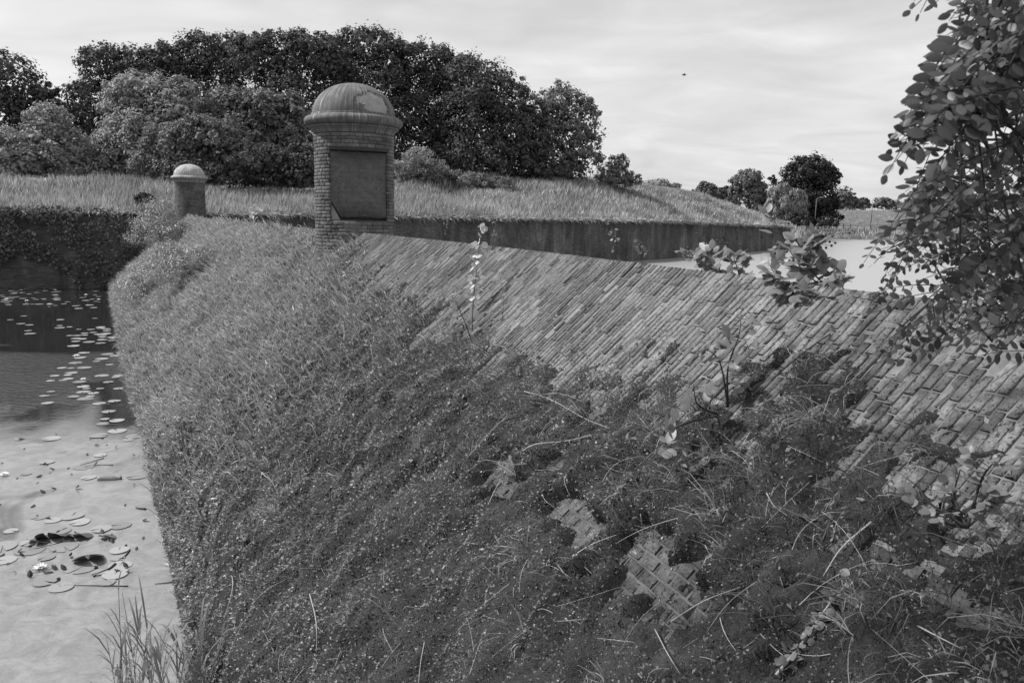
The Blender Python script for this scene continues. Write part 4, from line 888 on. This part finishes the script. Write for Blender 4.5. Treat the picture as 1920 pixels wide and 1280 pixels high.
# ------------------------------------------------------------------ brambles on the ridge
def bramble(name, label, stems, seed, leaf=.07, berries=8, per=10):
    rng = np.random.default_rng(seed); root = empty(name, stems[0][0]); o = np.asarray(stems[0][0]); tag(root, label, 'plant'); acc = Acc(); lv = Acc(); bq = []
    for P in stems:
        Q = spline(np.asarray(P)-o, 16); acc.add(*tube(Q, np.linspace(.0055, .0022, 16), 5))
        for t in np.linspace(.18, 1, per):
            c = np.array([np.interp(t, np.linspace(0, 1, 16), Q[:, k]) for k in range(3)]); d = unit(rnd_dir(1, rng)[0]*np.array([1, 1, .5])+np.array([-.2, -.1, .25])); pe = c+d*rng.uniform(.03, .07)
            acc.add(*tube([c, pe], [.0018, .0012], 3, False)); up = unit(np.array([-.3, -.4, .9])+rnd_dir(1, rng)[0]*.6); sd = unit(np.cross(d, up))
            for k, ang in enumerate((0, 1.05, -1.05)):
                u = unit(d*math.cos(ang)+sd*math.sin(ang)+np.array([0, 0, -.25])); leaf_obj('leaf', root, pe, u, up, leaf*rng.uniform(.75, 1.15)*(1.15 if k == 0 else .9), .72, .1, 'bramble_leaf')
        if berries: bq.append(Q[-1])
    tag(obj('stems', acc.mesh('stems', M['twig'], True), root), kind='stuff')
    if berries:
        ba = Acc(); prof = np.stack([np.sin(np.linspace(0, np.pi, 5))*.0075, -np.cos(np.linspace(0, np.pi, 5))*.0075], -1); V, F = lathe(prof, 6)
        for c in bq:
            for k in range(berries):
                q = c+rng.normal(0, .045, 3)+np.array([.05, 0, .03]); ba.add(V+q, F); ba.add(*tube([c, q], [.001, .001], 3, False))
        tag(obj('berries', ba.mesh('berries', M['berry']), root), kind='stuff')
Q = lambda *a: [aty(*p) for p in a]
bramble('bramble', 'bramble with unripe berries arching above the ridge, right of centre', [Q((1640, 565, 3.9), (1560, 545, 4.1), (1500, 500, 4.3), (1450, 410, 4.4)), Q((1640, 568, 3.9), (1540, 560, 4.0), (1470, 535, 4.2), (1445, 500, 4.3)), Q((1600, 560, 3.9), (1560, 520, 4.2), (1530, 470, 4.3), (1548, 440, 4.3)), Q((1560, 548, 4.1), (1520, 505, 4.2), (1500, 455, 4.3))], 401, .066, 9, 25)
bramble('bramble', 'smaller bramble with berry clusters on the ridge left of the taller one', [Q((1385, 560, 4.9), (1370, 520, 5.2), (1325, 500, 5.3), (1290, 470, 5.4)), Q((1385, 560, 4.9), (1385, 515, 5.2), (1375, 480, 5.3)), Q((1370, 530, 5.1), (1345, 500, 5.3), (1330, 475, 5.4))], 402, .066, 8, 20)
bramble('bramble', 'bramble sprig rooted in the moss edge with its leaves over bare bricks', [[on_slope(5.35, .64, .0), aty(1365, 690, 3.7), aty(1385, 630, 3.8), aty(1390, 590, 3.9)], [on_slope(5.35, .64, .0), aty(1350, 680, 3.7), aty(1320, 650, 3.75)]], 403, .06, 0, 6)
bramble('bramble', 'low bramble shoot with broad pale leaves in the moss below the bricks', [[on_slope(5.35, .68, .0), aty(1310, 760, 3.55), aty(1300, 725, 3.55)], [on_slope(5.35, .68, .0), aty(1270, 800, 3.5), aty(1240, 850, 3.4)]], 404, .06, 0, 6)
bramble('bramble', 'leafy bramble at the right edge where the moss meets the bricks', [[on_slope(4.0, .72, .0), aty(1790, 930, 2.5), aty(1800, 880, 2.5)], [on_slope(4.0, .72, .0), aty(1740, 940, 2.5), aty(1720, 900, 2.55)], [on_slope(4.0, .72, .0), aty(1840, 900, 2.45), aty(1860, 870, 2.4)]], 405, .04, 0, 8)
def stem_thing(name, label, pts, r, mat, cat='twig'):
    pts = np.asarray(pts); o = pts[0]; return tag(obj(name, np_mesh(name, *tube(spline(pts-o, 14), np.linspace(r, r*.45, 14), 6), M[mat], True), None, o), label, cat)
def slope_px(x, y, up=.03):
    d = pray(x, y); G = GPT.reshape(-1, 3)-EYE; c = unit(G) @ (d/np.linalg.norm(d)); k = int(np.argmax(c)); return GPT.reshape(-1, 3)[k]+GN.reshape(-1, 3)[k]*up
stem_thing('dark_runner', 'dark bramble runner crossing the bare bricks to the right', [slope_px(1400, 760), slope_px(1460, 720, .05), slope_px(1520, 680, .06), aty(1580, 610, 3.75), aty(1640, 565, 3.9)], .0045, 'twig')
stem_thing('dark_runner', 'long dark stem lying level just under the ridge', [aty(1430, 578, 4.35), aty(1500, 578, 4.1), aty(1570, 560, 3.95), aty(1660, 555, 3.75)], .0045, 'twig')
for lab, P, r in (('pale forked dead twig on the moss in the middle', [(985, 740), (1040, 755), (1100, 785), (1150, 810)], .0035), ('thin pale twig crossing the middle one', [(1000, 748), (1060, 750), (1130, 775), (1200, 800)], .0025), ('brown straight stalk below the forked twig', [(960, 880), (1010, 850), (1060, 830), (1110, 818)], .005),
                  ('long thin stalk above the bare spot left of centre', [(880, 860), (930, 820), (960, 785)], .0025), ('white curved stalk lying on moss at lower right', [(1440, 930), (1465, 965), (1490, 980)], .003), ('long straight pale stalk pointing to the lower right corner', [(1640, 985), (1590, 1040), (1550, 1095)], .004),
                  ('pale bent stem at the bottom near the centre', [(1235, 1190), (1265, 1230), (1285, 1280)], .0025), ('long twig lying across the lower bare patch', [(1255, 1175), (1330, 1140), (1400, 1115)], .003), ('pale stalk at the lower left of the moss slope', [(585, 1120), (600, 1170), (605, 1230)], .0035), ('bent stalk lying on the dark moss right of the lily pads', [(420, 1040), (440, 1100), (430, 1170)], .004),
                  ('pale stalk on the right moss by the picture edge', [(1720, 1180), (1770, 1210), (1820, 1235)], .0025), ('grey twig standing at the lower bare patch', [(1205, 970), (1210, 1010), (1212, 1060)], .0025)):
    stem_thing('dead_twig', lab, [slope_px(x, y, .02+.03*math.sin(i*2.1)**2) for i, (x, y) in enumerate(P)], r, 'dead_twig')
def ivy():
    rng = np.random.default_rng(77); pts = [slope_px(x, y, .02) for x, y in ((1465, 1270), (1510, 1215), (1560, 1150), (1600, 1095))]; o = pts[0]; root = empty('ivy_vine', o); tag(root, 'ivy shoot climbing a pale stalk at the lower right', 'plant'); Q = spline(np.array(pts)-o, 20)
    obj('stem', np_mesh('stem', *tube(Q, np.linspace(.005, .002, 20), 5), M['dead_twig'], True), root); a = Acc()
    for q in range(70):
        c = Q[rng.integers(0, 20)]+rng.normal(0, .012, 3); leaf_obj('leaf', root, c, rnd_dir(1, rng)[0], rnd_dir(1, rng)[0], rng.uniform(.02, .036), .9, .12, 'creeper_leaf')
ivy()

# ------------------------------------------------------------------ locust tree hanging in from the right
def locust():
    rng = np.random.default_rng(55); base = np.array([3.7, 1.0, 2.3]); root = empty('locust_tree', base); tag(root, 'locust tree with dark oval leaflets hanging in from the right edge', 'tree')
    tr = Acc(); tr.add(*tube(spline(np.array([[0, 0, -.3], [-.05, .1, 1.2], [-.25, .3, 2.4], [-.5, .5, 3.6]]), 12), np.linspace(.14, .07, 12), 10)); obj('trunk', tr.mesh('trunk', M['bark'], True), root)
    top = base+np.array([-.25, .3, 2.4]); mid = base+np.array([-.12, .2, 1.7])
    main = [[top, aty(2050, 60, 1.9), aty(1900, 90, 1.7), aty(1800, 160, 1.55)], [top, aty(2080, 120, 2.3), aty(1920, 200, 2.2), aty(1780, 310, 2.1), aty(1690, 390, 2.05)], [mid, aty(2100, 300, 2.4), aty(1920, 420, 2.5), aty(1800, 520, 2.4), aty(1680, 620, 2.3)],
            [mid, aty(2100, 380, 2.8), aty(1960, 400, 2.9), aty(1840, 480, 2.9), aty(1740, 560, 2.9)], [top, aty(2060, 200, 2.8), aty(1940, 250, 2.7), aty(1850, 330, 2.6), aty(1760, 430, 2.6)], [mid, aty(2080, 430, 2.1), aty(1950, 500, 2.2), aty(1880, 580, 2.15), aty(1860, 640, 2.1)],
            [top, aty(2040, -60, 2.2), aty(1900, -20, 2.1), aty(1800, 0, 2.0)]]
    br = Acc(); pts = []
    for m in main:
        S = spline(np.array(m), 26); br.add(*tube(S-base, np.concatenate([np.linspace(.03, .008, 10), np.linspace(.0075, .0022, 16)]), 6)); pts.append(S[8:])
    pts = np.concatenate(pts)
    poly = np.array([(1700, -40), (1800, 40), (1725, 150), (1660, 265), (1765, 250), (1745, 290), (1700, 320), (1660, 385), (1700, 420), (1650, 450), (1640, 540), (1655, 620), (1650, 665), (1740, 655), (1790, 610), (1860, 650), (1885, 640), (1890, 540), (2050, 490), (2050, -40)], float)
    def inside(p):
        x, y = p; r = False
        for (x0, y0), (x1, y1) in zip(poly, np.roll(poly, -1, 0)):
            if (y0 > y) != (y1 > y) and x < (x1-x0)*(y-y0)/(y1-y0)+x0: r = not r
        return r
    lv = Acc(); rach = Acc(); cnt = 0; allv = []
    def compound(c, d, L, n, big):
        nonlocal cnt
        d = unit(d); t = np.linspace(0, 1, 7)[:, None]; R = c+d*t*L+np.array([0, 0, -.22*L])*t**2; rach.add(*tube(R-base, np.linspace(.0016, .0008, 7), 3, False)); up = unit(np.array([-.25, -.6, .65])+rnd_dir(1, rng)[0]*.75)
        for q in range(n):
            f = .15+.85*q/(n-1); cc = np.array([np.interp(f, t[:, 0], R[:, k]) for k in range(3)]); tang = unit(d+np.array([0, 0, -.4*f])); sd = unit(np.cross(tang, up))
            for sgn in ((1, -1) if q < n-1 else (0,)):
                u = unit(sd*sgn*1.0+tang*(.35 if sgn else 1)+rnd_dir(1, rng)[0]*.22+np.array([0, 0, -.15])); allv.append((cc-base+u*.003, u, up+rnd_dir(1, rng)[0]*.3, big*rng.uniform(.8, 1.12)*(1-.25*f*f))); cnt += 1
    # the single clear frond against the sky
    a, b = aty(1800, 120, 1.45), aty(1672, 262, 1.35); compound(a, b-a, np.linalg.norm(b-a)*1.02, 9, .036)
    a, b = aty(1830, 30, 1.5), aty(1735, 130, 1.5); compound(a, b-a, np.linalg.norm(b-a), 8, .03)
    a, b = aty(1840, 200, 1.35), aty(1760, 235, 1.3); compound(a, b-a, np.linalg.norm(b-a)*1.1, 5, .038)
    a, b = aty(1690, 405, 2.1), aty(1625, 465, 2.05); compound(a, b-a, np.linalg.norm(b-a)*1.05, 7, .026)
    for (q0, q1, dep, n, big) in (((1860, 60), (1760, 190), 1.4, 8, .038), ((1790, 70), (1700, 190), 1.45, 8, .036), ((1880, 130), (1780, 250), 1.3, 7, .042), ((1850, -20), (1790, 60), 1.5, 6, .034), ((1780, 330), (1690, 380), 1.9, 8, .034), ((1760, 380), (1655, 420), 2.0, 8, .03), ((1800, 300), (1700, 330), 1.8, 8, .036), ((1830, 90), (1715, 215), 1.35, 9, .04), ((1850, 110), (1735, 230), 1.3, 9, .04), ((1810, 60), (1720, 165), 1.4, 8, .036), ((1870, 170), (1765, 262), 1.3, 8, .042), ((1720, 430), (1640, 470), 2.0, 7, .028), ((1710, 600), (1655, 665), 1.9, 7, .034)):
        a, b = aty(*q0, dep), aty(*q1, dep-.05); compound(a, b-a, np.linalg.norm(b-a), n, big)
    # unseen overhead crown and limbs, added to shade the near end of the dam
    cen = np.array([-1.5, 2.5, 7.0]); br.add(*tube(spline([top-base, np.array([1.8, 1.2, 6.4])-base, np.array([0, 2.0, 6.8])-base, cen+[-1.2, .4, .1]-base], 12), np.linspace(.06, .012, 12), 6)); m = 2500
    for q in range(9): br.add(*tube(spline([np.array([1.0-.3*q, 1.6+.1*q, 6.6])-base, cen+rng.normal(0, .6, 3)*[1, 1, .4]-base, cen+rng.normal(0, 1.1, 3)*[1, 1, .4]-base], 7), np.linspace(.018, .004, 7), 4, False))
    cl = cen+rnd_dir(60, rng)*np.array([2.1, 1.7, .7])*(rng.random(60)**.5)[:, None]; cc = cl[rng.integers(0, 60, m)]+rng.normal(0, .2, (m, 3)); u = unit(rnd_dir(m, rng)*np.array([1, 1, .4])); V, F = rhombs(cc-base, u, unit(np.cross(u, rnd_dir(m, rng)*.5+[0, 0, 1.0])), rng.uniform(.05, .085, m), rng.uniform(.03, .05, m), .05)
    tag(obj('crown', np_mesh('crown', V, F, M['locust_leaf']), root), kind='stuff')
    k = 0
    while k < 330:
        x, y = rng.uniform(1640, 2040), rng.uniform(-40, 670)
        if not inside((x, y)) or (x < 1900 and y > 200 and vnoise(np.array([x/48.0]), np.array([y/42.0]), seed=91)[0] < .34): continue
        dep = rng.uniform(1.2, 1.8) if y < 260 else rng.uniform(1.35, 2.5); tip = aty(x, y, dep); d = unit(np.array([-.75, .1, -.45])+rnd_dir(1, rng)[0]*.55); L = rng.uniform(.11, .2); st = tip-d*L*.9
        compound(st, d, L, int(rng.integers(6, 9)), rng.uniform(.022, .033)); 
        j = np.argmin(np.linalg.norm(pts-st, axis=1)); 
        if k % 2 == 0 and np.linalg.norm(pts[j]-st) < .7: br.add(*tube(spline([pts[j]-base, (pts[j]+st)/2-base+np.array([0, 0, .03]), st-base], 6), np.linspace(.0035, .0016, 6), 4, False))
        k += 1
    def rank(a):
        w = a[0]+base; q = proj(w); return -a[3]/np.linalg.norm(w-EYE)+(0 if -10 < q[0] < 1930 and q[1] > -10 else 9)
    allv.sort(key=rank)
    for a in allv[:300]: leaf_obj('leaflet', root, *a, .56, .06, 'locust_leaf')
    for a in allv[300:]: lv.add(*leaf_shape(*a, .56, .06))
    tag(obj('branches', br.mesh('branches', M['twig'], True), root), kind='stuff'); tag(obj('leaf_stalks', rach.mesh('leaf_stalks', M['twig']), root), kind='stuff'); tag(obj('leaflets', lv.mesh('leaflets', M['locust_leaf']), root), kind='stuff'); print('leaflets', cnt)
locust()

# ------------------------------------------------------------------ reeds at the near shore
def reeds():
    rng = np.random.default_rng(61)
    for i in range(34):
        x = 205+265*(i/33)+rng.normal(0, 10); dep = rng.uniform(4.9, 5.9); ytip = (1180+rng.uniform(-30, 70)) if i not in (1, 3) else (1090 if i == 1 else 1110); tip = aty(x, ytip, dep); h = rng.uniform(1.5, 1.9)
        root_p = tip-np.array([rng.normal(.12, .15), rng.normal(0, .1), h]); root_p[2] = max(root_p[2], -.3); o = root_p; r = empty('reed', o); where = 'the lower left water corner'
        tag(r, 'green reed blade shoot in the clump at the lower left corner' if i not in (1, 3) else ('tall single reed standing left of the clump in the corner' if i == 1 else 'second tall reed at the left end of the corner clump'), 'reed', 'reeds at the near shore')
        Q = spline([np.zeros(3), (tip-o)*.5+rng.normal(0, .02, 3), tip-o], 10); obj('stem', np_mesh('stem', *tube(Q, np.linspace(.005, .0018, 10), 5), M['reed_leaf'], True), r)
        m = 9; t = rng.uniform(.35, .98, m); C = np.stack([np.interp(t, np.linspace(0, 1, 10), Q[:, k]) for k in range(3)], -1); a = rng.uniform(0, 6.28, m); out = np.stack([np.cos(a), np.sin(a), np.zeros(m)], -1)
        U0 = unit(out*.35+np.array([0, 0, 1.0])); D0 = unit(out+np.array([.2, 0, -.4])); W0 = unit(np.cross(out, [0, 0, 1.0]))
        for q in range(m):
            V, F = blades(C[q:q+1], U0[q:q+1], D0[q:q+1], rng.uniform(.2, .42), rng.uniform(.009, .018), rng.uniform(.15, .7), W0[q:q+1]); obj('leaf', np_mesh('leaf', V, F, M['reed_leaf']), r)
reeds()

# ------------------------------------------------------------------ lily pads, flowers and flotsam on the water
def pad_mesh(seed, curl=0.0, r=1.0):
    rng = np.random.default_rng(seed); n = 22; a = np.linspace(.16, 2*np.pi-.16, n); rr = r*(1+.03*np.sin(3*a+rng.uniform(0, 6))+rng.normal(0, .012, n)); rings = [.05, .45, .8, 1.0]; V = []
    for q in rings:
        x, y = q*rr*np.cos(a), q*rr*np.sin(a); z = .01*r*np.sin(2*a)*q+curl*np.maximum(0, x/r+.1)**1.1*r*.62; x = x-curl*np.maximum(0, x/r)**2*r*.3; V.append(np.stack([x, y, z], -1))
    return np_mesh('lily_pad', np.concatenate(V), grid_faces(4, n), M['pad'] if curl < .5 else M['pad_under'], True)
PADS = [pad_mesh(i) for i in range(6)]; CURL = [pad_mesh(20+i, c) for i, c in enumerate((.9, 1.15, .75))]
def in_wall(x, y):
    s = np.linspace(0, SEND, 400); P, z, n = ridge(s); d = np.hypot(P[:, 0]-x, P[:, 1]-y); k = d.argmin(); pp = (np.array([x, y])-P[k]) @ n[k]; return pp < base_p(s[k])+.15
def lilies():
    rng = np.random.default_rng(71); spots = []
    for (x0, x1, y0, y1, n, lab, grp) in ((0, 120, 540, 572, 46, 'lily pad in the far mat of pads by the left rampart wall', 'pads in the far mat'), (100, 205, 545, 580, 16, 'lily pad in the loose strip between the far mat and the dam', 'pads in the far strip'), (0, 200, 582, 640, 14, 'lone pale lily pad on the dark open water', 'pads on open water'),
                                     (130, 222, 612, 650, 22, 'lily pad in the group beside the grassy dam edge', 'pads at the grassy edge'), (110, 230, 660, 700, 12, 'lily pad below the grassy edge group', 'pads below the edge group'), (80, 250, 700, 760, 24, 'lily pad in the crowded middle group by the dam', 'pads in the middle group'), (190, 260, 770, 830, 7, 'lily pad on the dark patch beside the dam', 'pads on the dark patch'),
                                     (20, 260, 800, 900, 9, 'faint lily pad lying in the pale film', 'pads in the pale film'), (0, 270, 960, 1110, 26, 'near lily pad on the pale water at lower left', 'near pads')):
        k = 0; tries = 0
        while k < n and tries < n*30:
            tries += 1; p = atz(rng.uniform(x0, x1), rng.uniform(y0, y1), 0); r = rng.uniform(.08, .17)
            if in_wall(p[0], p[1]) or any((p[0]-q[0])**2+(p[1]-q[1])**2 < ((r+q[2])*.8)**2 for q in spots): continue
            spots.append((p[0], p[1], r)); o = bpy.data.objects.new('lily_pad', PADS[int(rng.integers(6))]); COL.objects.link(o); o.location = (p[0], p[1], .006+.0012*(len(spots) % 7)); o.scale = (r, r, r); o.rotation_euler = (0, 0, rng.uniform(0, 6.28)); tag(o, lab, 'lily pad', grp); k += 1
    for i, (x, y, r, a, c, lab) in enumerate(((166, 1052, .17, 2.6, 0, 'large dark upturned lily pad at lower left'), (92, 1012, .15, 2.2, 1, 'curled lily pad left in the row of upturned pads'), (118, 1010, .13, 1.8, 2, 'second curled lily pad in the row of upturned pads'), (138, 1010, .12, 2.4, 0, 'third curled lily pad in the row of upturned pads'), (155, 1008, .11, .8, 1, 'rightmost curled lily pad in the row of upturned pads'), (70, 1018, .13, 1.2, 2, 'half-folded lily pad at the left end of the upturned row'), (200, 1010, .1, 1.5, 0, 'small upturned lily pad right of the row'))):
        p = atz(x, y, 0); o = obj('lily_pad', CURL[c], None, (p[0], p[1], .02)); o.scale = (r, r, r); o.rotation_euler = (0, 0, -1.57+(a-1.8)*.55); tag(o, lab, 'lily pad', 'upturned pads')
    a = Acc()
    for ring, (n, l, el) in enumerate(((8, .07, .35), (8, .055, .8), (5, .035, 1.2))):
        for q in range(n):
            th = 2*np.pi*q/n+ring*.4; u = np.array([math.cos(th)*math.cos(el), math.sin(th)*math.cos(el), math.sin(el)]); a.add(*leaf_shape(u*.008, u, np.array([0, 0, 1.0])+u*.1, l, .42, -.12))
    fm = a.mesh('water_lily', M['petal'])
    for i, (x, y, lab) in enumerate(((75, 1067, 'white water lily among the near pads at lower left'), (7, 892, 'white water lily at the left edge on the pale film'), (104, 545, 'white water lily at the top of the far mat'), (161, 554, 'white water lily right of the far mat'), (185, 563, 'white water lily nearest the dam in the far strip'), (92, 572, 'white water lily at the lower rim of the far mat'), (40, 545, 'white water lily in the upper middle of the far mat'), (12, 562, 'white water lily at the left of the far mat'), (143, 669, 'white water lily beside pads below the grassy edge'), (156, 713, 'white water lily in the crowded middle group'), (50, 565, 'white water lily in the lower middle of the far mat'))):
        p = atz(x, y, 0); o = bpy.data.objects.new('water_lily', fm); COL.objects.link(o); o.location = (p[0], p[1], .02); o.rotation_euler = (0, 0, i); o.scale = (1.3,)*3 if y < 700 else (1.0,)*3; tag(o, lab, 'flower', 'water lilies')
    p = atz(205, 899, 0); r = empty('plastic_bottle', (p[0], p[1], .02), .12); tag(r, 'plastic bottle floating on the pale film near the dam', 'bottle')
    prof = np.array([[.001, 0], [.034, .004], [.036, .02], [.036, .17], [.033, .19], [.016, .235], [.013, .25], [.013, .262]]); V, F = lathe(prof, 20); V = V[:, [2, 0, 1]]; V[:, 0] -= .13; obj('bottle_body', np_mesh('bottle_body', V, F, M['bottle'], True), r)
    V, F = lathe(np.array([[.0155, .252], [.0155, .272], [.001, .274]]), 14); V = V[:, [2, 0, 1]]; V[:, 0] -= .13; obj('bottle_cap', np_mesh('bottle_cap', V, F, M['cap'], True), r); r.scale = (1.25,)*3
    for i, (pp, rad, lab) in enumerate(((((175, 1080), (190, 1072), (205, 1066), (216, 1057)), .018, 'dark curved driftwood below the upturned pads'), (((150, 872), (170, 866), (195, 858)), .006, 'thin floating stick on the pale film'), (((160, 874), (190, 871), (212, 871)), .006, 'second thin stick beside the first on the film'), (((255, 951), (262, 953), (273, 954)), .02, 'short dark floating stick next to the dam'), (((120, 1096), (180, 1097), (240, 1098)), .006, 'long thin floating stem below the near pads'), (((290, 1094), (312, 1092), (325, 1090)), .007, 'floating stem touching the dam at lower left'), (((222, 1050), (236, 1040), (243, 1030)), .01, 'dark stem among pads right of the large upturned pad'))):
        P = np.array([atz(x, y, 0.008) for x, y in pp]); o = P[0]; tag(obj('floating_stick', np_mesh('floating_stick', *tube(spline(P-o, 10), np.linspace(rad*.5, rad, 10), 6), M['twig'], True), None, o), lab, 'stick')
    rng = np.random.default_rng(73); lm = np_mesh('floating_leaf', *leaf_shape(np.zeros(3), np.array([1.0, 0, 0]), np.array([0, 0, 1.0]), 1.0, .6, .3), M['twig'])
    for i in range(60):
        p = atz(rng.uniform(0, 270), rng.uniform(800, 1090), 0)
        if in_wall(p[0], p[1]): continue
        o = bpy.data.objects.new('floating_leaf', lm); COL.objects.link(o); q = rng.uniform(.04, .1); o.location = (p[0], p[1], .012); o.scale = (q, q, q); o.rotation_euler = (rng.normal(0, .2), rng.normal(0, .2), rng.uniform(0, 6.28)); tag(o, 'small dark dead leaf floating in the pale film', 'leaf', 'dead leaves on the water')
lilies()

# ------------------------------------------------------------------ far street lamps, fence, marker, bird
def lamp(x, yb, yt, Y, label):
    b = aty(x, yb, Y); h = aty(x, yt, Y)[2]-b[2]; r = empty('street_lamp', b); tag(r, label, 'street lamp')
    obj('post', np_mesh('post', *tube([[0, 0, -1], [0, 0, h*.5], [0, 0, h]], [.11, .09, .06], 8), M['metal'], True), r); obj('arm', np_mesh('arm', *tube(spline([[0, 0, h], [.25, 0, h+.35], [.9, 0, h+.5]], 8), .045, 6), M['metal'], True), r); V, F = box(.75, 1.55, -.14, .14, h+.42, h+.56); V[4:, 0] = V[4:, 0]*.9+.12; obj('lamp_head', np_mesh('lamp_head', V, F, M['lamp_head']), r)
lamp(1632, 430, 374, 200, 'tall street lamp on the far bank right of the black beech'); lamp(1527, 428, 374, 192, 'street lamp in front of the black beech'); lamp(1741, 425, 376, 200, 'street lamp behind the hanging locust leaves')
def fence():
    a = aty(1555, 426, 204); b = aty(1700, 429, 204); r = empty('rail_fence', a); tag(r, 'low wooden rail fence along the far bank under the grassy rise', 'fence'); d = b-a; L = np.hypot(d[0], d[1])
    pm = np_mesh('post', *box(-.09, .09, -.09, .09, -1.0, 1.0), M['wood'])
    for q in np.linspace(0, 1, 12): obj('post', pm, r, d*q)
    for z in (.45, .85): obj('rail', np_mesh('rail', *tube([[0, -.1, z], d*.5+[0, -.1, z], d+[0, -.1, z]], .06, 6), M['wood']), r)
fence()
b = aty(1332, 470-0, 190) if False else aty(1532, 428, 188); r = empty('marker_post', b); tag(r, 'small post with a white plate in front of the black beech', 'sign'); obj('post', np_mesh('post', *box(-.06, .06, -.06, .06, -1, 1.1), M['wood']), r); obj('plate', np_mesh('plate', *box(-.2, .2, -.1, -.064, .5, 1.1), M['white']), r)
def bird():
    c = aty(1283, 141, 38); t = np.linspace(0, np.pi, 9); V, F = lathe(np.stack([np.sin(t)*.03, -np.cos(t)*.085], -1), 10); V = V[:, [2, 0, 1]]; a = Acc(); a.add(V, F)
    t = np.linspace(0, np.pi, 6); V, F = lathe(np.stack([np.sin(t)*.02, -np.cos(t)*.024], -1), 8); a.add(V+[.09, 0, .012], F); a.add([[.112, -.005, .012], [.112, .005, .012], [.135, 0, .008], [.112, 0, .02]], np.array([[0, 2, 3], [1, 3, 2], [0, 1, 2]]))
    for s in (-1, 1): a.add([[.05, s*.02, .015], [-.03, s*.02, .015], [-.05, s*.12, .03], [.02, s*.13, .035], [-.06, s*.2, .02]], [np.array([[0, 1, 2, 3]]), np.array([[3, 2, 4]])])
    a.add([[-.07, -.012, 0], [-.07, .012, 0], [-.14, .025, .004], [-.14, -.025, .004]], np.array([[0, 1, 2, 3]])); o = obj('flying_bird', a.mesh('flying_bird', M['bird']), None, c); o.rotation_euler = (.1, 0, 2.9); tag(o, 'tiny dark bird flying in the sky right of centre', 'bird')
bird()
